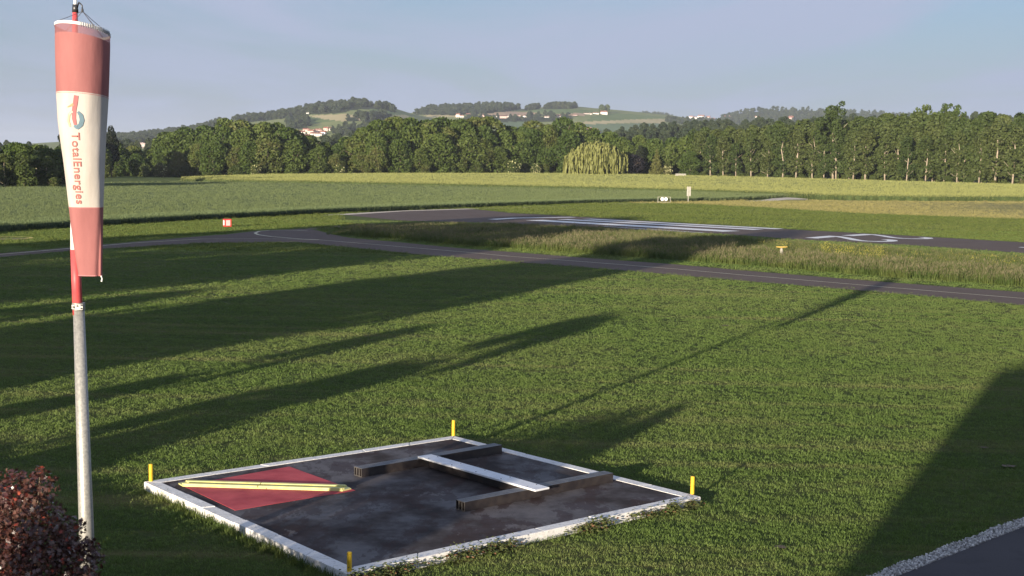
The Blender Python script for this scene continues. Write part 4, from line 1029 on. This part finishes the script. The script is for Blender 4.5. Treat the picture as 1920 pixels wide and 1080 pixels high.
def plant(name, kind, x, y, h, href, ws=1., label='', cat='tree', group=None, rotz=None, z=None):
    z = float(H(x, y)) if z is None else z
    e = empty(name, (x, y, z-.1), label, cat, group, random.random()*6.283 if rotz is None else rotz)
    s = h/href; e.scale = (s*ws, s*ws, s)
    if kind[1] is not None: link('trunk', kind[1], e)
    link('crown', kind[0], e)
    return e
def tl(px, back=0.):
    D = np.interp(px, TLX, TLD)+back; return (px-960)/FPX*D*1.0, D
ZN = [(60, 'at the far left'), (118, 'just left of the windsock'), (215, 'behind the windsock'), (290, 'below the white hill buildings'), (370, 'right of the white hill buildings'), (450, 'below the left ridge'),
      (530, 'left of the red-roofed village'), (620, 'below the red-roofed village'), (700, 'below the top of the big hill'), (780, 'below the dip between the hills'), (860, 'below the central wood'), (950, 'below the hill village'),
      (1060, 'left of the weeping willow'), (1140, 'behind the weeping willow'), (1260, 'by the dark bush'), (1340, 'behind the tall pale sign'), (1430, 'below the right ridge houses'), (1520, 'left of the tallest tree'),
      (1600, 'around the tallest tree'), (1690, 'left of the sparse-topped trees'), (1800, 'below the sparse-topped trees'), (1870, 'right of the sparse-topped trees'), (9999, 'at the far right')]
ZN = ZN
def zone(px):
    for a_, n_ in ZN:
        if px < a_: return n_
ROWS = {}
ORD = ['leftmost', 'second from left', 'third from left', 'fourth from left', 'fifth from left', 'sixth from left', 'seventh from left', 'eighth from left', 'ninth from left', 'tenth from left', 'eleventh from left', 'twelfth from left']
def reg(o, desc, row, px):
    ROWS.setdefault((desc, row, zone(px)), []).append((px, o))
def label_rows():
    for (desc, row, zn), L in ROWS.items():
        L.sort(key=lambda q: q[0]); n = len(L)
        for i_, (px, o) in enumerate(L):
            od = '' if n == 1 else (ORD[i_] if i_ < n-1 or n < 3 else 'rightmost')
            o['label'] = (desc+(', '+od+',' if od else '')+' '+zn); o['group'] = row+' along the wood'
# photo's tree-top line (px, py)
TOPX = [-80, 0, 40, 75, 110, 150, 215, 245, 270, 320, 380, 450, 520, 560, 590, 650, 700, 760, 850, 930, 960, 1000, 1080, 1110, 1160, 1250, 1330, 1450, 1520, 1600, 1680, 1800, 1920, 2050]
TOPY = [275, 273, 270, 276, 272, 262, 262, 262, 285, 250, 238, 232, 232, 240, 262, 250, 236, 228, 226, 232, 246, 236, 232, 248, 262, 256, 240, 236, 226, 222, 220, 218, 219, 219]
def top_h(px, x, y):
    py = np.interp(px, TOPX, TOPY); z = atp(px, py, y)[2]; return z-float(H(x, y))
for back, f0, f1, row, step in ((20, .93, 1.06, 'back row trees', 1.0), (11, .78, .97, 'middle row trees', 1.15)):
    px = -50.+back
    while px < 1990:
        D0 = np.interp(px, TLX, TLD)
        x, y = tl(px, back+random.uniform(-4, 4)); hh = top_h(px, x, y)*random.uniform(f0, f1)*(.92 if 545 < px < 650 else .94 if 225 < px < 300 else 1.06 if 255 < px < 1100 else 1.03)
        right = px > 1290; k = random.choice(POP+WIDE if right else BROAD); href = 26 if right else 20
        o = plant('poplar_tree' if right else 'broadleaf_tree', k, x, y, hh, href, random.uniform(.95, 1.3) if right else random.uniform(.85, 1.15)*max(1, 15/hh))
        reg(o, ('tall leafy' if right else 'full green')+(' back-row tree' if back > 15 else ' middle-row tree'), row, px)
        px += (6.0 if right else 7.2)*step*FPX/D0*random.uniform(.7, 1.2)
px = -50.
while px < 1990:            # front row
    D0 = np.interp(px, TLX, TLD); x, y = tl(px, random.uniform(-1, 5)); full = top_h(px, x, y)
    if 1060 < px < 1245: px += 6; continue
    if px > 1290:
        k = random.choice(POPS+POPS+POP[:1]); o = plant('poplar_tree', k, x, y, full*random.uniform(.72, .96), 26, random.uniform(.9, 1.3))
        reg(o, 'slender front-row tree with pale trunk', 'front row trees', px); px += 6.4*FPX/D0*random.uniform(.7, 1.3)
    elif px < 118:
        k = random.choice(POPS); o = plant('young_tree', k, x, y, full*random.uniform(.78, .95), 26, random.uniform(1.3, 1.8))
        reg(o, 'low front-row tree with thin pale trunk', 'front row trees', px); px += 3.6*FPX/D0*random.uniform(.7, 1.2)
    else:
        k = random.choice(BROAD); o = plant('broadleaf_tree', k, x, y, full*random.uniform(.50, .82), 20, random.uniform(.95, 1.3))
        reg(o, 'rounded green front-row tree', 'front row trees', px); px += 8.5*FPX/D0*random.uniform(.7, 1.3)
px = -40.
while px < 1980:            # shrubs at the foot
    D0 = np.interp(px, TLX, TLD); x, y = tl(px, random.uniform(-5, 0))
    if not (1060 < px < 1250):
        o = plant('shrub', random.choice(BUSH), x, y, random.uniform(2.5, 6) if px < 1290 else random.uniform(1.5, 3.4), 6, random.uniform(.9, 1.5), cat='shrub')
        reg(o, 'low green wood-edge shrub', 'shrubs', px)
    px += (10.5 if px < 1290 else 9)*FPX/D0*random.uniform(.6, 1.3)
label_rows()
# trees that stand out
def special(nm, kind, px, base_off, topy, href, ws, label, cat='tree'):
    x, y = tl(px, base_off); h = atp(px, topy, y)[2]-float(H(x, y)); return plant(nm, kind, x, y, h, href, ws, label, cat)
special('tall_tree', AIRY[0], 1556, 8, 190, 28, 1.0, 'tallest airy tree rising above the right-hand wood')
special('tall_tree', AIRY[1], 1722, 22, 197, 27, .8, 'sparse-topped tree rising above the right-hand wood, left of its neighbour')
special('tall_tree', AIRY[1], 1772, 24, 194, 27, .8, 'sparse-topped tree rising above the right-hand wood, nearest the right edge')
special('dark_tree', DARK[0], 208, -12, 236, 20, .62, 'dark tall tree showing just right of the windsock')
special('dark_tree', DARK[1], 126, 6, 236, 20, .7, 'dark tall tree half hidden behind the windsock')
special('dark_tree', DARK[0], 1196, 0, 272, 20, .8, 'very dark tree beside the weeping willow')
# dark round bush by the willow
x, y = tl(1182, -14); plant('dark_bush', tree_kind(91, 8, 13, 3500, .5, M['leafpurple'], M['bark'], 'bush', 22, .02), x, y, 9.5, 8, .85, 'very dark rounded bush right of the weeping willow', 'bush')
x, y = tl(1148, -8); plant('dark_tree', tree_kind(92, 20, 12, 3500, .8, M['leafpurple'], M['bark'], nl=22, base=.05), x, y, 13, 20, .9, 'very dark tree in the gap between willow and wood', 'tree')
# conifer
def conifer(h, w, r):
    L = []
    for i in range(26):
        t = i/25; a = i*2.4; q = w/2*(1-t)*.75; L.append(((q*math.cos(a), q*math.sin(a), h*(.04+.93*t)), w*.20*(1-t)+.35))
    return L
r_ = np.random.default_rng(3); Vv, Qq = leafcloud(conifer(12, 6.5, r_), 2600, .55, r_, .7)
x, y = tl(1226, -12); plant('conifer_tree', (fastmesh('crown', Vv, Qq, [M['leafcon']]), limb_mesh(12, 3, r_, M['bark'])), x, y, 12.5, 12, 1., 'small pointed yellowish conifer right of the dark bush')
# flowering shrubs
def blossom_kind(seed, dens):
    r = np.random.default_rng(seed); L = broad_lobes(6, 6, r, 16, .08, 'bush'); Vv, Qq = leafcloud(L, 1600, .5, r)
    c = fastmesh('crown', Vv, Qq, [M['leafbush']]); Vb, Qb = leafcloud([(p, q*1.05) for p, q in L], dens, .6, r, .9, .05)
    return c, limb_mesh(6, 5, r, M['bark']), fastmesh('blossom', Vb, Qb, [M['blossom']])
BL = [blossom_kind(1, 110), blossom_kind(2, 300)]
for px, hh, kk, lab in ((1001, 5.5, 1, 'shrub covered in cream blossom left of the weeping willow'), (1246, 6.0, 1, 'shrub with cream blossom right of the small conifer'), (478, 5, 0, 'small cream flowering shrub at the wood edge right of the windsock'),
                        (300, 6, 0, 'wide cream flowering shrub near the windsock'), (272, 4.5, 0, 'smaller cream flowering shrub near the windsock'), (634, 5, 0, 'cream flowering shrub at the wood edge below the wooded hill'), (960, 7, 0, 'tall shrub with few cream flowers left of centre wood edge')):
    x, y = tl(px, -9); e = plant('flowering_shrub', BL[kk], x, y, hh, 6, 1., lab, 'shrub'); link('blossom', BL[kk][2], e)
# weeping willow
def willow():
    r = np.random.default_rng(8); V = []; Q_ = []
    domes = [((0, 0, 0), 6.5, 13), ((-6.5, -1, 0), 3.8, 10.3), ((4.4, -1.5, 0), 4.0, 11.3), ((7.6, 0, 0), 2.8, 9.6), ((-3, -2.5, 0), 4.5, 12.0), ((1.5, -3, 0), 4.2, 12.2), ((-8.6, .5, 0), 2.0, 8.4)]
    for s in range(1150):
        c, R, hh = domes[r.choice(len(domes), p=np.array([q[1] for q in domes])/sum(q[1] for q in domes))]
        a = r.random()*6.283; rad = R*math.sqrt(r.random()); z0 = hh-.55*R*(rad/R)**2.4*1.3-r.random()*1.8+.35*math.sin(a*3+c[0])
        x, y = c[0]+rad*math.cos(a), c[1]+rad*math.sin(a)
        end = max(.2, r.uniform(-.5, 4.5) if r.random() < .65 else r.uniform(4, 8)); z = z0; dxx, dyy = math.cos(a)*.5, math.sin(a)*.5
        fa = r.random()*3.14
        while z > end:
            L = r.uniform(.6, 1.1); wd = r.uniform(.18, .38); wx, wy = math.cos(fa)*wd, math.sin(fa)*wd
            o = len(V); V += [(x-wx, y-wy, z), (x+wx, y+wy, z-.1), (x+wx*.7+dxx*.1, y+wy*.7+dyy*.1, z-L), (x-wx*.7+dxx*.1, y-wy*.7, z-L-.1)]; Q_.append((o, o+1, o+2, o+3))
            x += r.normal(0, .06)+dxx*.12; y += r.normal(0, .06)+dyy*.12; dxx *= .75; dyy *= .75; z -= L*.8; fa += r.normal(0, .5)
    return fastmesh('crown', V, Q_, [M['leafwillow']])
x, y = tl(1113, -22)
plant('weeping_willow', (willow(), limb_mesh(11, 9, np.random.default_rng(5), M['bark'], tr=.035)), x, y, atp(1113, 260, y)[2]-float(H(x, y)), 13.2, 1.05, 'broad yellow-green weeping willow with hanging branches at the field edge', rotz=0)

# ------------------------------------------------------------------ woods on the hills
M['hillwood'] = m_leaf('hill_wood_foliage', [(.2, (.018, .030, .014)), (.5, (.030, .045, .019)), (.85, (.050, .064, .026))], trans=0, sc=.012)
HW = [bpy.data.objects.new('hill_tree_crown', tree_kind(200+q, 20, 15, 700, 2.3, M['hillwood'], M['bark'], nl=14, base=.02, gap=.6, trunk=False)[0]) for q in range(4)]
MW = [bpy.data.objects.new('mid_tree_crown', tree_kind(210+q, 20, 14, 2200, 1.3, M['hillwood'], M['bark'], nl=26, base=.02, gap=.65, trunk=False)[0]) for q in range(4)]
WI = [0]
def hillwood(name, spec, label, hmin=11, hmax=17, ws=.5):
    a, b, poly, n = spec; xs = [p[0] for p in poly]; ys = [p[1] for p in poly]
    out_ = []; tries = 0
    ry = np.concatenate([np.arange(a, b, 12.)])
    while len(out_) < n and tries < n*40:
        tries += 1
        px = rng.uniform(min(xs), max(xs)); py = rng.uniform(min(ys), max(ys))
        if not pip(np.array([px]), np.array([py]), poly)[0]: continue
        d = ray(px, py); d = d/d[1]; PP = CAM[None]+d[None]*ry[:, None]; g = PP[:, 2]-H(PP[:, 0], PP[:, 1]); k = np.argmax(g < 0)
        if g[k] >= 0: k = np.argmin(g)
        q = PP[k]; out_.append((q[0], q[1]+rng.uniform(-6, 6), float(H(q[0], q[1]))))
    P = np.array(out_); n = len(P); hh = rng.uniform(hmin, hmax, n); wv = hh*ws*rng.uniform(.8, 1.3, n)
    P[:, 2] -= .6; WI[0] += 1
    scatter('distant_wood', P, wv/7.5*.95, MW if ws < .5 else HW, label, 'wood', tilt=.04, zs=hh/20)
WL = dict(left_hill='dark wood covering the top and left slope of the big hill', left_low='small wood on the lower slope left of the village', left_mid='band of trees across the middle of the big hill', left_foot='trees at the foot of the big hill',
          centre_top='dark wood on the crest of the central hill', centre_clump='low clump of trees on the top of the farmed hill', centre_clump_small='tiny row of trees on the skyline of the farmed hill', village_trees='scattered trees among the hill village houses',
          far_small='distant wood on the far ridge right of the farmed hill', right_hill='long wooded ridge behind the right-hand trees', mid_right='mid-distance wood behind the willow and to its right', mid_left='low trees on the plain beyond the tree line')
for k, sp_ in WOODS.items():
    near_ = k in ('mid_right', 'mid_left')
    hillwood('distant_wood', sp_, WL[k], *(9, 15, .42) if near_ else (10, 17, .55))
# two round trees beside the farm on the hill
for px, sd_ in ((1128, 'left'), (1138, 'right')):
    p = at(px, 212.5); plant('hill_tree', BROAD[1], p[0], p[1], 22, 20, 1., 'round dark tree on the hill skyline, '+sd_+' one of the farmhouse pair', 'tree', 'pair of trees by the hill farmhouse', z=p[2])

# ------------------------------------------------------------------ houses
M['wall'] = simple('light_render', (.74, .70, .63), (.80, .76, .70), .2, world=True, rough=.9)
M['wallpink'] = simple('pinkish_render', (.58, .42, .36), (.64, .48, .42), .2, world=True, rough=.9)
M['rooftile'] = simple('red_roof_tiles', (.23, .095, .065), (.30, .13, .09), .3, world=True, rough=.9)
M['rooftile_dark'] = simple('brown_roof_tiles', (.14, .085, .065), (.19, .11, .08), .3, world=True, rough=.9)
M['window'] = simple('window_glass', (.05, .06, .07), (.08, .09, .1), 1, rough=.2)
def houses(L, label, group, *mats):
    for i_, a in enumerate(sorted(L, key=lambda q: q[0])):
        n = len(L); od = 'rightmost' if i_ == n-1 else (ORD[i_] if i_ < len(ORD) else 'one')
        m_ = mats[i_ % len(mats)] if mats else ('wall', 'rooftile')
        house(*a, label+', '+od, group, *m_)
def house(px, py, wpx, hpx, label, group, wm='wall', rm='rooftile', dep=.8, rz=None, wall=None):
    p = at(px, py); s = p[1]/FPX; W = wpx*s*1.2; Hh = hpx*s*.72; D = W*dep; rz = random.uniform(-.5, .5) if rz is None else rz
    e = empty('house', (p[0], p[1], p[2]-.8), label, 'house', group, rz)
    link('wall', mesh('wall', *box(0, 0, Hh/2, W, D, Hh), [M[wm]]), e)
    rh = hpx*s*.42; ov = .4
    V = [(-W/2-ov, -D/2-ov, Hh), (W/2+ov, -D/2-ov, Hh), (W/2+ov, D/2+ov, Hh), (-W/2-ov, D/2+ov, Hh), (-W/2-ov, 0, Hh+rh), (W/2+ov, 0, Hh+rh)]
    rf = link('roof', mesh('roof', V, [(0, 1, 5, 4), (2, 3, 4, 5), (0, 4, 3), (1, 2, 5), (3, 2, 1, 0)], [M[rm]]), e)
    link('chimney', mesh('chimney', *box(W*.2, D*.15, Hh+rh*.85, .9, .9, rh*.7), [M[wm]]), rf)
    nw = max(2, int(W/4))
    for i in range(nw):
        link('window', mesh('window', *box(-W/2+W*(i+.5)/nw, -D/2-.03, Hh*.55, 1.3, .1, 1.5), [M['window']]), e)
    return e
houses([(566, 252, 9, 7), (574, 246.5, 10, 6), (585, 250, 11, 7), (597, 247, 10, 6), (592, 255, 15, 7), (575, 258, 13, 6), (606, 252, 9, 7), (612, 245, 8, 7), (620, 244, 9, 6)], 'red-roofed light house in the village below the big hill', 'village houses below the big hill', ('wall', 'rooftile'), ('wallpink', 'rooftile'))
house(577, 214.5, 4, 3.5, 'tiny white house at the left edge of the hill fields', None, 'wall', 'wall')
house(636, 208.5, 6, 5, 'white house alone near the top of the big hill', None, rz=.2); house(641, 207, 5, 4, 'small white outbuilding beside the lone house on the big hill', None)
house(672, 225, 7, 4, 'farmhouse with a brown roof among trees on the big hill', None, 'wallpink', 'rooftile_dark')
houses([(859, 219, 6, 6), (866, 219.5, 5, 4), (878, 219, 6, 6)], 'white house at the left end of the hill village', 'white houses at the left end of the hill village')
houses([(908, 219, 8, 5), (926, 221, 8, 5), (944, 222, 12, 6), (952, 220, 7, 5), (972, 219, 8, 4), (987, 221, 9, 6), (1012, 219, 8, 4), (1026, 222, 8, 5), (1047, 218.5, 9, 4), (1052, 221, 10, 5), (1078, 218, 7, 4)], 'brown-roofed house in the hill village', 'houses of the hill village', ('wallpink', 'rooftile_dark'), ('wall', 'rooftile_dark'))
house(1102, 215, 13, 3.6, 'long low white barn on the farmed hill', None, 'wall', 'rooftile_dark', .4, .1); house(1117, 214.5, 9, 4, 'second white barn on the farmed hill, nearer the two trees', None, 'wall', 'rooftile_dark', .4, .1)
house(1132, 214.5, 10, 6.5, 'white farmhouse with a red roof beside the two round hill trees', None, rz=.1)
houses([(1088, 251, 7, 5), (1104, 246, 8, 7), (1110, 252, 11, 9), (1116, 247, 7, 6), (1124, 249, 4, 3)], 'red-roofed white house above the weeping willow', 'houses above the weeping willow')
houses([(1288, 226, 7, 5), (1296, 222.5, 6, 5), (1303, 223, 5, 4), (1315, 222, 10, 6), (1320, 226, 8, 5), (1328, 224, 6, 6), (1336, 226, 6, 5), (1365, 222, 11, 5), (1420, 222, 7, 5)], 'light house among trees on the right-hand ridge', 'houses on the right-hand ridge')
house(1483, 226, 7, 8, 'red-roofed house showing above the right-hand trees', None, 'wallpink')
for a, l in (((265, 276, 8, 8), 'bright white block at the left of the hillside complex by the windsock'), ((280, 274, 17, 6), 'long white middle building of the hillside complex by the windsock'), ((291, 270.5, 10, 7), 'upper white building of the hillside complex by the windsock'), ((270, 279, 12, 4), 'lower grey building of the hillside complex by the windsock')):
    house(*a, l, None, 'wall', 'wallpink' if a[0] != 270 else 'rooftile_dark', .5, .5)

# ------------------------------------------------------------------ red-leaved maple at the bottom left
M['mapleleaf'] = m_leaf('dark_red_leaves', [(.2, (.020, .012, .012)), (.42, (.038, .015, .015)), (.60, (.068, .024, .021)), (.76, (.11, .060, .042)), (.95, (.17, .05, .035))], trans=.12, rough=.30, sc=9, spec=.75)  # tan stop paints the sunlit glints into the leaf colour
M['mapletip'] = simple('bright_red_leaves', (.26, .04, .03), (.34, .08, .05), 4, world=True, trans=.3, rough=.4, bstr=0)
MY = 18.6
mc = atp(45, 1060, MY)
def maple():
    r = np.random.default_rng(12)
    L = []
    def lob(px, py, rp, dy=0.): q = atp(px, py, MY+dy); L.append((q-np.array([mc[0], MY, 0]), rp*MY/FPX))
    lob(40, 965, 62); lob(-30, 950, 65, .3); lob(78, 915, 32); lob(20, 925, 46); lob(60, 1010, 75, -.2); lob(-40, 1030, 90); lob(128, 1000, 34); lob(150, 1050, 44); lob(95, 1080, 80, -.3); lob(20, 1110, 100, -.3); lob(142, 1110, 46, -.1); lob(-110, 1000, 80, .4); lob(-90, 1120, 110, .2); lob(60, 1180, 90, .0); lob(110, 1020, 42, .4); lob(75, 890, 16); lob(165, 1030, 22)
    n = 14000
    C = np.array([l[0] for l in L]); R = np.array([l[1] for l in L]); k = r.choice(len(L), n, p=R**2/np.sum(R**2)); d = r.normal(size=(n, 3)); d /= np.linalg.norm(d, axis=1)[:, None]
    P = C[k]+d*(R[k]*(1.05-.55*r.random(n)**1.6))[:, None]
    nn = d*.4+r.normal(size=(n, 3))*.55+np.array([0, 0, .25]); nn /= np.linalg.norm(nn, axis=1)[:, None]
    a = np.cross(nn, r.normal(size=(n, 3))); a /= np.linalg.norm(a, axis=1)[:, None]; b = np.cross(nn, a); s = r.uniform(.036, .074, n)
    # five-lobed leaf outline
    an = []; 
    for j, (t, q) in enumerate([(-.25, .35), (0, 1.), (.25, .40), (.62, .95), (.95, .42), (1.35, .78), (1.9, .30), (math.pi, .30), (-1.9, .30), (-1.35, .78), (-.95, .42), (-.62, .95)]): an.append((math.cos(t)*q, math.sin(t)*q))
    an = np.array(an)
    Vv = P[:, None]+(a[:, None]*an[None, :, 0:1]+b[:, None]*an[None, :, 1:2])*s[:, None, None] + nn[:, None]*(-.25*np.sum(an**2, 1)[None, :, None])*s[:, None, None]*.8
    Qq = np.arange(n*12).reshape(-1, 12)
    ix = (r.random(n) < .05).astype(int)
    return fastmesh('crown', Vv.reshape(-1, 3), Qq, [M['mapleleaf'], M['mapletip']], ix), L
mm, ML = maple()
mt = empty('red_leaved_maple', (mc[0], MY, 0), 'dark red-leaved maple in the bottom left corner in front of the mast', 'tree')
link('crown', mm, mt)
parts = [tube([(0, 0, -.1), (.03, 0, .7), (-.02, .02, 1.4)], [.07, .055, .035], 9)]
for c, r in ML: parts.append(tube([(0, 0, .5), (c*.5+np.array([0, 0, .25])), c], [.03, .018, .006], 5))
link('trunk', mesh('trunk', *join(*parts), [M['bark']]), mt)

# ------------------------------------------------------------------ what stands outside the picture and throws the long shadows
CAST_K = tree_kind(55, 20, 12, 4200, 1.1, M['leafpoplar'], M['bark'], gap=.4, tr=.014, lobes=airy_lobes(15, 20, 12.5, 55, .12, .8, 1.9))
def pos(along, perp): q = SHU*along+SHN*perp; return q[0], q[1]
CAST = []
def caster(perp, base, tip, w, kind=None, lab='', ws=None):
    x, y = pos(base, perp); h = (tip-base)*TANE
    k = kind or random.choice(BROAD); wref = 17.
    return plant('roadside_tree', k, x, y, h, 20, (w/wref)/(h/20), lab, 'tree')
caster(39.4, -12, 166, 14.6, BROAD[0], 'big broadleaf tree left of the view, nearest the camera of the large ones')
caster(59.5, -8, 172, 14.9, BROAD[1], 'big broadleaf tree left of the view, second of the large ones')
caster(70, -14, 186, 18, BROAD[2], 'big broadleaf tree left of the view, third of the large ones')
caster(83, -6, 186, 18, BROAD[3], 'big broadleaf tree left of the view, farthest of the large ones')
caster(37.5, 2, 60, 9, BROAD[4], 'low bushy tree added for shade between the first large trees left of the view')  # low and medium trees from here on are added to fill the shadow
caster(41, 5, 104, 9, BROAD[2], 'medium tree added for shade before the first large tree left of the view')
caster(58, 6, 104, 9, BROAD[3], 'medium tree added for shade before the second large tree left of the view')
caster(49.8, 8, 63, 6, BROAD[1], 'small bushy tree added to close the lit gap between the two nearest large trees')  # added blocker that cuts the sunlit strip short
caster(65, 4, 84, 12, BROAD[4], 'wide low tree added for shade before the third large tree left of the view')
caster(74, -2, 72, 10, BROAD[0], 'low tree added for shade before the farthest large trees left of the view')
caster(30.2, 0, 55, 3.0, CAST_K, 'small slim tree left of the view beside the hedge')
caster(24.6, 2, 64, 4.6, CAST_K, 'small round tree left of the view beside the hedge')
caster(13.3, -8, 41, 1.7, CAST_K, 'young slim tree in front of the building')
# added hedge, sized so that its shadow just reaches the kerb
def hedge(pts, h, wd, label):
    r = np.random.default_rng(4); P = resample([np.array([*p, 0.]) for p in pts], .5); o = P[0].copy(); L = [((p-o)+np.array([0, 0, z]), wd*r.uniform(.45, .6)) for p in P for z in (h*.3, h*.68)]
    Vv, Qq = leafcloud(L, 16000, .24, r, .3); e = empty('hedge', o, label, 'hedge')
    link('foliage', fastmesh('foliage', Vv, Qq, [M['leafbush']]), e)
hg = 1.15; back = hg/TANE
hedge([pos(20.2-back, 12.2), pos(22.5-back, 17.5), pos(24.6-back, 22), pos(26.5-back, 27), pos(27-back, 34)], hg, .7, 'clipped low hedge added left of the view to shade the lawn by the kerb')
# airfield building carrying the camera
BHt = 9.3; bc = SHU*(55.2-BHt/TANE)+SHN*5.0
e1 = np.array([math.cos(math.radians(45)), math.sin(math.radians(45))]); e2 = np.array([e1[1], -e1[0]])
bl = empty('airfield_building', (bc[0], bc[1], 0), 'plain rendered airfield building behind the camera with a flat roof', 'building', rotz=math.radians(45))
link('wall', mesh('wall', *box(14, -6.0, BHt/2-.15, 28, 12, BHt-.3), [M['wall']]), bl)
link('roof', mesh('roof', *box(14, -6.0, BHt-.15, 28.0, 12.0, .3, .02), [M['concrete']]), bl)
for i in range(6): link('window', mesh('window', *box(3+4.4*i, .02, 5.8, 2.2, .1, 1.5), [M['window']]), bl)
link('door', mesh('door', *box(7.4, .03, 1.1, 1.2, .1, 2.2), [M['beam']]), bl)

# ------------------------------------------------------------------ air
m, nt, o = mat('haze'); pv = N(nt, 'ShaderNodeVolumePrincipled'); pv.inputs['Color'].default_value = (.80, .88, 1.0, 1); pv.inputs['Density'].default_value = HAZE; pv.inputs['Anisotropy'].default_value = .1
nt.links.new(pv.outputs[0], o.inputs['Volume'])
if HAZE > 0:
    zt = float(V_max) if 'V_max' in globals() else 260.
    link('haze', mesh('haze', *box(0, 0, 127, 29500, 29500, 268), [m]), kind='stuff', label='thin evening haze over the plain and hills', cat='haze')
